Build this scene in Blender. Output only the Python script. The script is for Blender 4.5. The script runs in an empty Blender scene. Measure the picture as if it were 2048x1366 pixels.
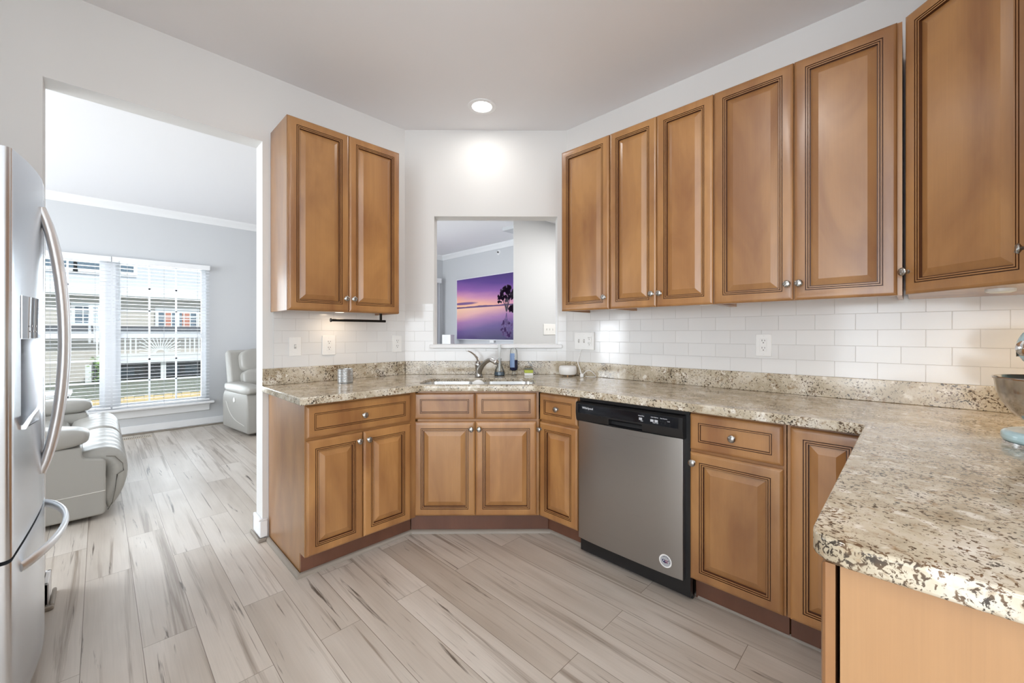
import bpy, bmesh, math, random
from math import radians as R, pi, sin, cos, sqrt
from mathutils import Vector, Matrix, geometry
random.seed(7)
SC = bpy.context.scene
COL = SC.collection
S2 = sqrt(0.5)

# ------------------------------------------------------------------ camera
cam_d = bpy.data.cameras.new('camera'); cam = bpy.data.objects.new('camera', cam_d); COL.objects.link(cam)
cam_d.sensor_width = 36; cam_d.lens = 812.28 / 2048 * 36; cam_d.shift_y = -16.2 / 2048
cam_d.clip_start = 0.02; cam_d.clip_end = 200
cam.location = (0, 0, 1.2236); cam.rotation_euler = (pi / 2, 0, pi / 4 - 0.008 - pi / 2)
SC.camera = cam

# ------------------------------------------------------------------ view, world, sun, daylight and fill
SC.view_settings.view_transform = 'Standard'; SC.view_settings.look = 'None'
SC.view_settings.exposure = 0.0; SC.view_settings.gamma = 1.0; SC.view_settings.use_curve_mapping = False
W = bpy.data.worlds.new('sky'); SC.world = W; W.use_nodes = True
bg = W.node_tree.nodes['Background']; bg.inputs[0].default_value = (0.80, 0.90, 1.0, 1); bg.inputs[1].default_value = 1.15
SC.cycles.max_bounces = 10; SC.cycles.diffuse_bounces = 6; SC.cycles.glossy_bounces = 4
SC.cycles.transparent_max_bounces = 16; SC.cycles.sample_clamp_indirect = 6.0
SC.cycles.use_denoising = True; SC.cycles.caustics_reflective = False; SC.cycles.caustics_refractive = False

def lamp(name, kind, loc, rot, energy, color=(1, 1, 1), size=1, size_y=None, **kw):
    d = bpy.data.lights.new(name, kind); d.energy = energy; d.color = color
    if kind == 'AREA':
        if size_y: d.shape = 'RECTANGLE'; d.size = size; d.size_y = size_y
        else: d.shape = 'DISK'; d.size = size
    for k, v in kw.items(): setattr(d, k, v)
    o = bpy.data.objects.new(name, d); COL.objects.link(o); o.location = loc; o.rotation_euler = rot
    return o
DAY = (0.88, 0.94, 1.0)
lamp('sun', 'SUN', (0, 0, 10), (R(42), 0, R(25)), 2.9, (1, .97, .92), angle=R(3))
lamp('patio_door_daylight', 'AREA', (-1.95, -3.36, 1.15), (R(100), 0, 0), 48, DAY, 1.7, 2.0)
lamp('rear_window_daylight', 'AREA', (-0.35, -3.36, 1.5), (R(90), 0, 0), 60, DAY, 1.2, 1.2)
lamp('breakfast_side_fill', 'AREA', (-3.56, -1.0, 1.35), (R(107), 0, R(-90)), 165, DAY, 3.8, 2.2)  # unseen side window light, added as kitchen fill
lamp('living_room_side_fill', 'AREA', (-4.16, 4.7, 1.45), (R(90), 0, R(-90)), 270, DAY, 2.8, 1.8)  # unseen side window light, added to brighten the living room
lamp('blind_window_daylight', 'AREA', (0.1, 7.05, 1.25), (R(90), 0, R(180)), 85, DAY, 1.9, 1.8)
lamp('patio_slider_daylight', 'AREA', (3.6, 7.05, 1.25), (R(90), 0, R(180)), 110, DAY, 1.5, 2.0)

# ------------------------------------------------------------------ material helpers
def new_mat(name):
    m = bpy.data.materials.new(name); m.use_nodes = True
    nt = m.node_tree; b = nt.nodes['Principled BSDF']
    return m, nt, b
def lin(r, g, b):
    f = lambda c: (c / 255 / 12.92) if c / 255 <= .04045 else ((c / 255 + .055) / 1.055) ** 2.4
    return (f(r), f(g), f(b), 1)
def plain(name, c, rough=.5, metal=0, spec=.5, coat=0, bump=None):
    m, nt, b = new_mat(name)
    b.inputs['Base Color'].default_value = c; b.inputs['Roughness'].default_value = rough
    b.inputs['Metallic'].default_value = metal; b.inputs['Specular IOR Level'].default_value = spec
    b.inputs['Coat Weight'].default_value = coat
    tc = nt.nodes.new('ShaderNodeTexCoord'); n = nt.nodes.new('ShaderNodeTexNoise')
    n.inputs['Scale'].default_value = bump[0] if bump else 14; n.inputs['Detail'].default_value = 3
    nt.links.new(tc.outputs['Object'], n.inputs['Vector'])
    if bump:
        bp = nt.nodes.new('ShaderNodeBump'); bp.inputs['Strength'].default_value = bump[1]; bp.inputs['Distance'].default_value = bump[2]
        nt.links.new(n.outputs['Fac'], bp.inputs['Height']); nt.links.new(bp.outputs['Normal'], b.inputs['Normal'])
    else:
        mr = nt.nodes.new('ShaderNodeMapRange'); mr.inputs['To Min'].default_value = rough * .93; mr.inputs['To Max'].default_value = min(1, rough * 1.07)
        nt.links.new(n.outputs['Fac'], mr.inputs['Value']); nt.links.new(mr.outputs['Result'], b.inputs['Roughness'])
    return m
def metal(name, c, rough):
    m, nt, b = new_mat(name); b.inputs['Base Color'].default_value = c; b.inputs['Metallic'].default_value = 1; b.inputs['Roughness'].default_value = rough
    return m
def emit(name, c, s):
    m, nt, b = new_mat(name); b.inputs['Base Color'].default_value = c
    b.inputs['Emission Color'].default_value = c; b.inputs['Emission Strength'].default_value = s
    return m
def N(nt, t, **kw):
    n = nt.nodes.new(t)
    for k, v in kw.items():
        if k in n.inputs.keys(): n.inputs[k].default_value = v
        else: setattr(n, k, v)
    return n
def ramp(nt, stops):
    r = nt.nodes.new('ShaderNodeValToRGB'); e = r.color_ramp.elements
    while len(e) > 1: e.remove(e[-1])
    e[0].position = stops[0][0]; e[0].color = stops[0][1]
    for p, c in stops[1:]:
        x = e.new(p); x.color = c
    return r
def mixc(nt, a, b, fac, mode='MIX'):
    m = nt.nodes.new('ShaderNodeMix'); m.data_type = 'RGBA'; m.blend_type = mode
    for sock, v in ((m.inputs[6], a), (m.inputs[7], b), (m.inputs[0], fac)):
        if hasattr(v, 'links'): nt.links.new(v, sock)
        else: sock.default_value = v
    return m.outputs[2]
def g(v): return (v, v, v, 1)

def wood_mat(name, light, dark, rough=.3, tint=.10):
    m, nt, b = new_mat(name)
    tc = N(nt, 'ShaderNodeTexCoord'); oi = N(nt, 'ShaderNodeObjectInfo')
    mp = N(nt, 'ShaderNodeMapping'); mp.inputs['Scale'].default_value = (3.2, 3.2, 1.0)
    nt.links.new(tc.outputs['Object'], mp.inputs['Vector'])
    off = N(nt, 'ShaderNodeVectorMath', operation='ADD'); sc = N(nt, 'ShaderNodeVectorMath', operation='SCALE'); sc.inputs['Scale'].default_value = 17
    cx = N(nt, 'ShaderNodeCombineXYZ')
    for i in range(3): nt.links.new(oi.outputs['Random'], cx.inputs[i])
    nt.links.new(cx.outputs[0], sc.inputs[0]); nt.links.new(mp.outputs[0], off.inputs[0]); nt.links.new(sc.outputs[0], off.inputs[1])
    n1 = N(nt, 'ShaderNodeTexNoise', Scale=1.7, Detail=4, Distortion=.6); nt.links.new(off.outputs[0], n1.inputs['Vector'])
    mp2 = N(nt, 'ShaderNodeMapping'); mp2.inputs['Scale'].default_value = (34, 34, 1.6); nt.links.new(off.outputs[0], mp2.inputs['Vector'])
    n2 = N(nt, 'ShaderNodeTexNoise', Scale=1.6, Detail=6, Roughness=.65, Distortion=.8); nt.links.new(mp2.outputs[0], n2.inputs['Vector'])
    c1 = ramp(nt, [(.34, dark), (.66, light)]); nt.links.new(n1.outputs['Fac'], c1.inputs[0])
    gr = ramp(nt, [(.3, g(.93)), (.7, g(1.03))]); nt.links.new(n2.outputs['Fac'], gr.inputs[0])
    col = mixc(nt, c1.outputs[0], gr.outputs[0], .8, 'MULTIPLY')
    hs = N(nt, 'ShaderNodeHueSaturation'); nt.links.new(col, hs.inputs['Color'])
    mr = N(nt, 'ShaderNodeMapRange'); mr.inputs['To Min'].default_value = 1 - tint; mr.inputs['To Max'].default_value = 1 + tint
    nt.links.new(oi.outputs['Random'], mr.inputs['Value']); nt.links.new(mr.outputs[0], hs.inputs['Value'])
    nt.links.new(hs.outputs[0], b.inputs['Base Color'])
    b.inputs['Roughness'].default_value = rough; b.inputs['Coat Weight'].default_value = .7; b.inputs['Coat Roughness'].default_value = .27
    return m

def granite_mat():
    m, nt, b = new_mat('granite')
    tc = N(nt, 'ShaderNodeTexCoord'); v = tc.outputs['Object']
    n0 = N(nt, 'ShaderNodeTexNoise', Scale=9, Detail=5, Roughness=.6); nt.links.new(v, n0.inputs['Vector'])
    base = ramp(nt, [(.32, lin(168, 155, 132)), (.5, lin(198, 187, 166)), (.68, lin(218, 211, 198))]); nt.links.new(n0.outputs['Fac'], base.inputs[0])
    n1 = N(nt, 'ShaderNodeTexNoise', Scale=42, Detail=4, Roughness=.6, Distortion=.5); nt.links.new(v, n1.inputs['Vector'])
    tan = ramp(nt, [(.56, g(0)), (.68, g(.85))]); nt.links.new(n1.outputs['Fac'], tan.inputs[0])
    c = mixc(nt, base.outputs[0], lin(158, 136, 108), tan.outputs[0])
    n4 = N(nt, 'ShaderNodeTexNoise', Scale=24, Detail=2); nt.links.new(v, n4.inputs['Vector'])
    wh = ramp(nt, [(.6, g(0)), (.7, g(.8))]); nt.links.new(n4.outputs['Fac'], wh.inputs[0])
    c = mixc(nt, c, lin(236, 232, 222), wh.outputs[0])
    n2 = N(nt, 'ShaderNodeTexNoise', Scale=128, Detail=4, Roughness=.6, Distortion=.7); nt.links.new(v, n2.inputs['Vector'])
    n3 = N(nt, 'ShaderNodeTexNoise', Scale=8, Detail=2); nt.links.new(v, n3.inputs['Vector'])
    ad = N(nt, 'ShaderNodeMath', operation='MULTIPLY_ADD'); ad.inputs[1].default_value = .38; nt.links.new(n3.outputs['Fac'], ad.inputs[0]); nt.links.new(n2.outputs['Fac'], ad.inputs[2])
    fl = ramp(nt, [(.40, lin(44, 37, 32)), (.66, lin(112, 84, 56))]); nt.links.new(n4.outputs['Fac'], fl.inputs[0])
    dk = ramp(nt, [(.742, g(0)), (.80, g(.95))]); nt.links.new(ad.outputs[0], dk.inputs[0])
    c = mixc(nt, c, fl.outputs[0], dk.outputs[0])
    vo = N(nt, 'ShaderNodeTexVoronoi', Scale=120); nt.links.new(v, vo.inputs['Vector'])
    sp = ramp(nt, [(.02, g(1)), (.16, g(0))]); nt.links.new(vo.outputs['Distance'], sp.inputs[0])
    c = mixc(nt, c, lin(90, 78, 66), mixc(nt, g(0), sp.outputs[0], .55))
    nt.links.new(c, b.inputs['Base Color']); b.inputs['Roughness'].default_value = .10; b.inputs['Specular IOR Level'].default_value = .55
    return m

def floor_mat():
    m, nt, b = new_mat('oak_plank_floor')
    tc = N(nt, 'ShaderNodeTexCoord'); sx = N(nt, 'ShaderNodeSeparateXYZ'); nt.links.new(tc.outputs['Object'], sx.inputs[0])
    ax = N(nt, 'ShaderNodeMath', operation='ADD'); ax.inputs[1].default_value = .049; nt.links.new(sx.outputs[0], ax.inputs[0])
    ay = N(nt, 'ShaderNodeMath', operation='ADD'); ay.inputs[1].default_value = .31; nt.links.new(sx.outputs[1], ay.inputs[0])
    cv = N(nt, 'ShaderNodeCombineXYZ'); nt.links.new(ay.outputs[0], cv.inputs[0]); nt.links.new(ax.outputs[0], cv.inputs[1])
    def brick(c1, c2, mc):
        br = N(nt, 'ShaderNodeTexBrick'); br.offset = .37; br.offset_frequency = 2; br.squash = 1
        br.inputs['Scale'].default_value = 1; br.inputs['Mortar Size'].default_value = .0011; br.inputs['Mortar Smooth'].default_value = .3
        br.inputs['Brick Width'].default_value = 1.22; br.inputs['Row Height'].default_value = .167
        br.inputs['Color1'].default_value = c1; br.inputs['Color2'].default_value = c2; br.inputs['Mortar'].default_value = mc
        nt.links.new(cv.outputs[0], br.inputs['Vector']); return br
    br = brick(g(0), g(1), g(.5))
    rnd = br.outputs['Color']
    wv = N(nt, 'ShaderNodeMath', operation='MULTIPLY'); wv.inputs[1].default_value = 23; nt.links.new(rnd, wv.inputs[0])
    def noise(sxs, sys, sc, det, dist, rough=.6):
        mp = N(nt, 'ShaderNodeMapping'); mp.inputs['Scale'].default_value = (sxs, sys, 1); nt.links.new(tc.outputs['Object'], mp.inputs['Vector'])
        n = N(nt, 'ShaderNodeTexNoise', Scale=sc, Detail=det, Distortion=dist, Roughness=rough); n.noise_dimensions = '4D'
        nt.links.new(mp.outputs[0], n.inputs['Vector']); nt.links.new(wv.outputs[0], n.inputs['W']); return n.outputs['Fac']
    tone = ramp(nt, [(0, lin(208, 200, 190)), (.5, lin(218, 211, 202)), (1, lin(198, 188, 176))]); nt.links.new(rnd, tone.inputs[0])
    bl = ramp(nt, [(.35, lin(190, 180, 168)), (.65, g(1))]); nt.links.new(noise(2.2, .5, 1.6, 3, .3), bl.inputs[0])
    c = mixc(nt, tone.outputs[0], bl.outputs[0], .55, 'MULTIPLY')
    st = ramp(nt, [(.54, g(0)), (.67, g(.8))]); nt.links.new(noise(20, .55, 1.1, 5, .7, .62), st.inputs[0])
    c = mixc(nt, c, lin(134, 119, 104), st.outputs[0])
    s2 = ramp(nt, [(.618, g(0)), (.69, g(.9))]); nt.links.new(noise(26, 1.3, 1.3, 4, .9, .6), s2.inputs[0])
    c = mixc(nt, c, lin(84, 72, 62), s2.outputs[0])
    fg = ramp(nt, [(.3, g(.93)), (.7, g(1.03))]); nt.links.new(noise(95, 2.5, 1.5, 4, .4, .7), fg.inputs[0])
    c = mixc(nt, c, fg.outputs[0], 1.0, 'MULTIPLY')
    c = mixc(nt, c, lin(120, 108, 96), br.outputs['Fac'])
    nt.links.new(c, b.inputs['Base Color']); b.inputs['Roughness'].default_value = .38; b.inputs['Specular IOR Level'].default_value = .4
    bp = N(nt, 'ShaderNodeBump', Strength=.35, Distance=.0008); bp.invert = True
    nt.links.new(br.outputs['Fac'], bp.inputs['Height']); nt.links.new(bp.outputs[0], b.inputs['Normal'])
    return m

def tile_mat(u0, row0):
    m, nt, b = new_mat('white_subway_tile')
    tc = N(nt, 'ShaderNodeTexCoord'); sx = N(nt, 'ShaderNodeSeparateXYZ'); nt.links.new(tc.outputs['Object'], sx.inputs[0])
    ax = N(nt, 'ShaderNodeMath', operation='SUBTRACT'); ax.inputs[1].default_value = u0 - 15.4; nt.links.new(sx.outputs[0], ax.inputs[0])
    az = N(nt, 'ShaderNodeMath', operation='SUBTRACT'); az.inputs[1].default_value = row0 - .0756 * 10; nt.links.new(sx.outputs[2], az.inputs[0])
    cv = N(nt, 'ShaderNodeCombineXYZ'); nt.links.new(ax.outputs[0], cv.inputs[0]); nt.links.new(az.outputs[0], cv.inputs[1])
    br = N(nt, 'ShaderNodeTexBrick'); br.offset = .5; br.inputs['Scale'].default_value = 1
    br.inputs['Mortar Size'].default_value = .0014; br.inputs['Mortar Smooth'].default_value = .6; br.inputs['Brick Width'].default_value = .154; br.inputs['Row Height'].default_value = .0756
    br.inputs['Color1'].default_value = lin(228, 228, 227); br.inputs['Color2'].default_value = lin(224, 224, 223); br.inputs['Mortar'].default_value = lin(216, 215, 213)
    nt.links.new(cv.outputs[0], br.inputs['Vector']); nt.links.new(br.outputs['Color'], b.inputs['Base Color'])
    bp = N(nt, 'ShaderNodeBump', Strength=.7, Distance=.0015); bp.invert = True
    nt.links.new(br.outputs['Fac'], bp.inputs['Height']); nt.links.new(bp.outputs[0], b.inputs['Normal'])
    b.inputs['Roughness'].default_value = .12
    return m

def steel_mat(name, c, rough, sx=(1, 1, 220)):
    m, nt, b = new_mat(name); b.inputs['Base Color'].default_value = c; b.inputs['Metallic'].default_value = 1
    tc = N(nt, 'ShaderNodeTexCoord'); mp = N(nt, 'ShaderNodeMapping'); mp.inputs['Scale'].default_value = sx
    n = N(nt, 'ShaderNodeTexNoise', Scale=2, Detail=3); nt.links.new(tc.outputs['Object'], mp.inputs['Vector']); nt.links.new(mp.outputs[0], n.inputs['Vector'])
    mr = N(nt, 'ShaderNodeMapRange'); mr.inputs['To Min'].default_value = rough * .8; mr.inputs['To Max'].default_value = rough * 1.2
    nt.links.new(n.outputs['Fac'], mr.inputs['Value']); nt.links.new(mr.outputs[0], b.inputs['Roughness'])
    return m

def glass_mat(name, tint=(1, 1, 1, 1), gl=.10):
    m = bpy.data.materials.new(name); m.use_nodes = True; nt = m.node_tree; nt.nodes.clear()
    o = N(nt, 'ShaderNodeOutputMaterial'); t = N(nt, 'ShaderNodeBsdfTransparent'); t.inputs[0].default_value = tint
    gs = N(nt, 'ShaderNodeBsdfGlossy'); gs.inputs['Roughness'].default_value = .02
    fr = N(nt, 'ShaderNodeFresnel'); fr.inputs[0].default_value = 1.45
    mu = N(nt, 'ShaderNodeMath', operation='MULTIPLY'); mu.inputs[1].default_value = gl * 10; nt.links.new(fr.outputs[0], mu.inputs[0])
    mx = N(nt, 'ShaderNodeMixShader'); nt.links.new(mu.outputs[0], mx.inputs[0]); nt.links.new(t.outputs[0], mx.inputs[1]); nt.links.new(gs.outputs[0], mx.inputs[2]); nt.links.new(mx.outputs[0], o.inputs[0])
    return m

def siding_mat(name, c, pitch):
    m, nt, b = new_mat(name)
    tc = N(nt, 'ShaderNodeTexCoord'); sx = N(nt, 'ShaderNodeSeparateXYZ'); nt.links.new(tc.outputs['Object'], sx.inputs[0])
    d = N(nt, 'ShaderNodeMath', operation='DIVIDE'); d.inputs[1].default_value = pitch; nt.links.new(sx.outputs[2], d.inputs[0])
    f = N(nt, 'ShaderNodeMath', operation='FRACT'); nt.links.new(d.outputs[0], f.inputs[0])
    bp = N(nt, 'ShaderNodeBump', Strength=1, Distance=.03); bp.invert = True; nt.links.new(f.outputs[0], bp.inputs['Height']); nt.links.new(bp.outputs[0], b.inputs['Normal'])
    b.inputs['Base Color'].default_value = c; b.inputs['Roughness'].default_value = .6
    return m

M = {}
M['wall'] = plain('wall_paint', lin(222, 221, 219), .55, bump=(160, .04, .002))
M['wall_blue'] = plain('living_room_paint', lin(206, 208, 210), .55, bump=(160, .04, .002))
M['ceiling'] = plain('ceiling_paint', lin(237, 237, 239), .8, bump=(120, .05, .002))
M['white'] = plain('white_trim_paint', lin(238, 239, 240), .35)
M['floor'] = floor_mat()
M['wood'] = wood_mat('honey_maple', lin(178, 129, 76), lin(142, 95, 54), .38)
M['wood_end'] = wood_mat('pale_maple_veneer', lin(170, 129, 86), lin(164, 122, 80), .5, .02)
M['glaze'] = plain('dark_glaze', lin(84, 50, 28), .4)
M['toe'] = wood_mat('toe_shade_maple', lin(112, 72, 54), lin(96, 60, 44), .34, .03)  # maple colour darkened to hold the shade of the toe recess
M['inner'] = plain('cabinet_interior', lin(196, 150, 104), .5)
M['granite'] = granite_mat()
M['steel'] = steel_mat('brushed_stainless', (.42, .412, .40, 1), .30)
M['fridge'] = metal('fridge_stainless', (.70, .72, .75, 1), .25)
M['handle'] = metal('handle_steel', (.78, .795, .815, 1), .42)
M['nickel'] = plain('brushed_nickel', (.40, .39, .37, 1), .26, 1)
M['sink'] = plain('satin_sink_steel', (.66, .66, .65, 1), .28, 1)
M['chrome'] = plain('polished_chrome', (.80, .80, .80, 1), .10, 1)
M['black'] = plain('black_plastic', (.012, .012, .013, 1), .32)
M['blackgloss'] = plain('black_glass', (.006, .007, .010, 1), .06)
M['rubber'] = plain('dark_gasket', (.03, .03, .032, 1), .6)
M['blackmetal'] = plain('matte_black_metal', (.012, .011, .010, 1), .38, .4)
M['plastic'] = plain('white_plastic', lin(236, 236, 234), .3)
M['slot'] = plain('dark_slot', lin(96, 93, 90), .6)
M['togslot'] = plain('toggle_recess', lin(176, 174, 171), .6)
M['ink'] = plain('white_print', lin(225, 227, 232), .5)
M['leather'] = plain('grey_leather', lin(166, 164, 158), .36, bump=(420, .12, .002))
M['stitch'] = plain('pale_stitching', lin(226, 224, 218), .6)
M['seam'] = plain('leather_seam', lin(120, 116, 108), .6)
M['glass'] = glass_mat('window_glass', (.96, .98, .98, 1))
M['clear'] = glass_mat('clear_plastic', (.97, .985, .985, 1), .08)
M['blind'] = plain('white_blind_slat', lin(240, 242, 246), .45)
M['quarter'] = plain('taupe_quarter_round', lin(146, 137, 126), .45)
M['mint'] = plain('pale_blue_enamel', lin(182, 214, 222), .12, coat=.6)
M['tan_fence'] = plain('pale_fence_board', lin(222, 198, 150), .7)
M['aluminium'] = plain('aluminium', (.46, .47, .47, 1), .42, 1)

# ------------------------------------------------------------------ mesh builder
class MB:
    def __init__(s): s.v = []; s.f = []; s.m = []; s.sm = []
    def add(s, vs, fs, mi=0, smooth=True, mat=None):
        o = len(s.v)
        s.v += [tuple(mat @ Vector(p)) if mat else tuple(p) for p in vs]
        for f in fs: s.f.append([i + o for i in f]); s.m.append(mi); s.sm.append(smooth)
        return s
    def box(s, a, b, mi=0, mat=None):
        x0, y0, z0 = a; x1, y1, z1 = b
        vs = [(x0, y0, z0), (x1, y0, z0), (x1, y1, z0), (x0, y1, z0), (x0, y0, z1), (x1, y0, z1), (x1, y1, z1), (x0, y1, z1)]
        return s.add(vs, [(0, 3, 2, 1), (4, 5, 6, 7), (0, 1, 5, 4), (1, 2, 6, 5), (2, 3, 7, 6), (3, 0, 4, 7)], mi, False, mat)
    def prism(s, poly, z0, z1, mi=0, axis='z', mat=None, holes=()):
        """poly of 2-D points swept from z0 to z1 along axis; holes cut through"""
        def P(p, z):
            return {'z': (p[0], p[1], z), 'y': (p[0], z, p[1]), 'x': (z, p[0], p[1])}[axis]
        loops = [list(poly)] + [list(h) for h in holes]
        pts = [p for l in loops for p in l]; n = len(pts)
        if holes or True:
            tris = geometry.tessellate_polygon([[Vector((p[0], p[1], 0)) for p in l] for l in loops]) if holes else [list(range(n))]
        vs = [P(p, z0) for p in pts] + [P(p, z1) for p in pts]; fs = []
        for t in tris: fs.append(list(t)); fs.append([i + n for i in t][::-1])
        o = 0
        for l in loops:
            k = len(l)
            for i in range(k): j = (i + 1) % k; fs.append([o + i, o + j, o + j + n, o + i + n])
            o += k
        return s.add(vs, fs, mi, True, mat)
    def lathe(s, prof, n=32, mi=0, mat=None, sx=1, sy=1):
        vs = []; fs = []; k = len(prof)
        for i in range(n):
            a = 2 * pi * i / n
            for r, z in prof: vs.append((r * cos(a) * sx, r * sin(a) * sy, z))
        for i in range(n):
            j = (i + 1) % n
            for q in range(k - 1): fs.append([i * k + q, j * k + q, j * k + q + 1, i * k + q + 1])
        if prof[0][0] > 1e-6: fs.append([i * k for i in range(n)][::-1])
        if prof[-1][0] > 1e-6: fs.append([i * k + k - 1 for i in range(n)])
        return s.add(vs, fs, mi, True, mat)
    def tube(s, pts, r, n=10, mi=0, mat=None, flat=1, up=(0, 0, 1), closed=False):
        pts = [Vector(p) for p in pts]; k = len(pts); vs = []; fs = []
        rr = r if isinstance(r, (list, tuple)) else [r] * k
        for i, p in enumerate(pts):
            a = pts[i - 1] if (i > 0 or closed) else p; c = pts[(i + 1) % k] if (i < k - 1 or closed) else p
            t = (c - a).normalized(); u = Vector(up)
            if abs(t.dot(u)) > .95: u = Vector((1, 0, 0)) if abs(t.x) < .9 else Vector((0, 1, 0))
            x = t.cross(u).normalized(); y = x.cross(t).normalized()
            for q in range(n):
                an = 2 * pi * q / n; vs.append(p + x * (cos(an) * rr[i]) + y * (sin(an) * rr[i] * flat))
        for i in range(k if closed else k - 1):
            for q in range(n):
                w = (q + 1) % n; i2 = (i + 1) % k
                fs.append([i * n + q, i * n + w, i2 * n + w, i2 * n + q])
        if not closed: fs.append(list(range(n))[::-1]); fs.append([(k - 1) * n + q for q in range(n)])
        return s.add(vs, fs, mi, True, mat)
    def pillow(s, c, h, e1=.45, e2=.45, n=20, mi=0, mat=None):
        vs = []; fs = []; pw = lambda v, e: math.copysign(abs(v) ** e, v)
        for i in range(n + 1):
            t = -pi / 2 + pi * i / n
            for j in range(2 * n):
                p = -pi + pi * j / n
                vs.append((c[0] + h[0] * pw(cos(t), e1) * pw(cos(p), e2), c[1] + h[1] * pw(cos(t), e1) * pw(sin(p), e2), c[2] + h[2] * pw(sin(t), e1)))
        for i in range(n):
            for j in range(2 * n):
                k = (j + 1) % (2 * n); fs.append([i * 2 * n + j, i * 2 * n + k, (i + 1) * 2 * n + k, (i + 1) * 2 * n + j])
        return s.add(vs, fs, mi, True, mat)
    def rings(s, x0, z0, w, h, prof, mi_of):
        """nested rectangles facing -Y; prof: (inset, y); mi_of[i] material between ring i and i+1"""
        vs = []; fs = []
        for ins, y in prof:
            vs += [(x0 + ins, y, z0 + ins), (x0 + w - ins, y, z0 + ins), (x0 + w - ins, y, z0 + h - ins), (x0 + ins, y, z0 + h - ins)]
        base = len(s.v); s.v += vs
        for i in range(len(prof) - 1):
            for q in range(4):
                w2 = (q + 1) % 4
                s.f.append([base + i * 4 + q, base + i * 4 + w2, base + i * 4 + 4 + w2, base + i * 4 + 4 + q]); s.m.append(mi_of.get(i, 0)); s.sm.append(False)
        k = len(prof) - 1
        s.f.append([base + k * 4 + q for q in range(4)]); s.m.append(0); s.sm.append(False)
        s.f.append([base + q for q in range(4)][::-1]); s.m.append(0); s.sm.append(False)
        return s
    def text(s, body, size, mat, mi=0, align='LEFT', depth=.0006):
        cu = bpy.data.curves.new('t', 'FONT'); cu.body = body; cu.size = size; cu.extrude = depth; cu.align_x = align; cu.resolution_u = 3
        ob = bpy.data.objects.new('t', cu); me = bpy.data.meshes.new_from_object(ob)
        s.add([tuple(v.co) for v in me.vertices], [list(p.vertices) for p in me.polygons], mi, False, mat)
        bpy.data.objects.remove(ob); bpy.data.curves.remove(cu); bpy.data.meshes.remove(me)
        return s
    def build(s, name, mats, parent=None, loc=None, rot=None, bevel=0, seg=2, sub=0, angle=38):
        me = bpy.data.meshes.new(name); me.from_pydata(s.v, [], s.f)
        mats = mats if isinstance(mats, (list, tuple)) else [mats]
        for m in mats: me.materials.append(m)
        me.polygons.foreach_set('material_index', s.m); me.polygons.foreach_set('use_smooth', [True] * len(s.f))
        bm = bmesh.new(); bm.from_mesh(me); bmesh.ops.recalc_face_normals(bm, faces=bm.faces); bm.to_mesh(me); bm.free()
        me.set_sharp_from_angle(angle=R(angle)); me.update()
        o = bpy.data.objects.new(name, me); COL.objects.link(o)
        if parent: o.parent = parent
        if loc: o.location = loc
        if rot: o.rotation_euler = rot
        if bevel:
            b = o.modifiers.new('bevel', 'BEVEL'); b.width = bevel; b.segments = seg; b.limit_method = 'ANGLE'; b.angle_limit = R(35)
            b.harden_normals = False
        if sub:
            b = o.modifiers.new('subd', 'SUBSURF'); b.levels = sub; b.render_levels = sub
        return o
def tag(o, label=None, cat=None, group=None, kind=None):
    if label: o['label'] = label
    if cat: o['category'] = cat
    if group: o['group'] = group
    if kind: o['kind'] = kind
    return o
def thing(name, loc, rz=0, label=None, cat=None, group=None):
    o = bpy.data.objects.new(name, None); COL.objects.link(o); o.location = loc; o.rotation_euler = (0, 0, rz); o.empty_display_size = .1
    return tag(o, label, cat, group)
def struct(name, mb, mats, label=None, **kw):
    o = mb.build(name, mats, **kw); o['kind'] = 'structure'
    if label: o['label'] = label
    return o
def copy_tree(o, parent=None):
    c = o.copy(); COL.objects.link(c)
    if parent: c.parent = parent
    for ch in list(o.children): copy_tree(ch, c)
    return c
def arc(cx, cy, r, a0, a1, n=6): return [(cx + r * cos(R(a0 + (a1 - a0) * i / n)), cy + r * sin(R(a0 + (a1 - a0) * i / n))) for i in range(n + 1)]
def sc(s, c): return (S2 * (c + s), S2 * (c - s))          # chamfer coordinates (along, out from the camera) to room x, y

# ------------------------------------------------------------------ room shell
CEIL = 2.768; XR = 2.495; YL = 2.742; YB = -.56; CC = 3.089
struct('floor', MB().box((-4.2, -3.4, -.1), (6.2, 6.78, 0)), M['floor'])
struct('ceiling', MB().box((-4.2, -3.4, CEIL), (6.2, 6.9, CEIL + .1)), M['ceiling'])
cx0 = 2 * CC * S2 - YL      # x where the chamfer meets the left wall
cy0 = 2 * CC * S2 - XR      # y where it meets the right wall
mb = MB(); mb.box((-3.4, YL, 0), (-.176, YL + .13, CEIL)); mb.box((-.176, YL, 2.362), (.678, YL + .13, CEIL))
mb.prism([(.678, YL), (cx0, YL), (cx0 + .05, YL + .13), (.678, YL + .13)], 0, CEIL)
struct('wall_left', mb, M['wall'], 'white kitchen wall with the wide doorway')
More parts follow.
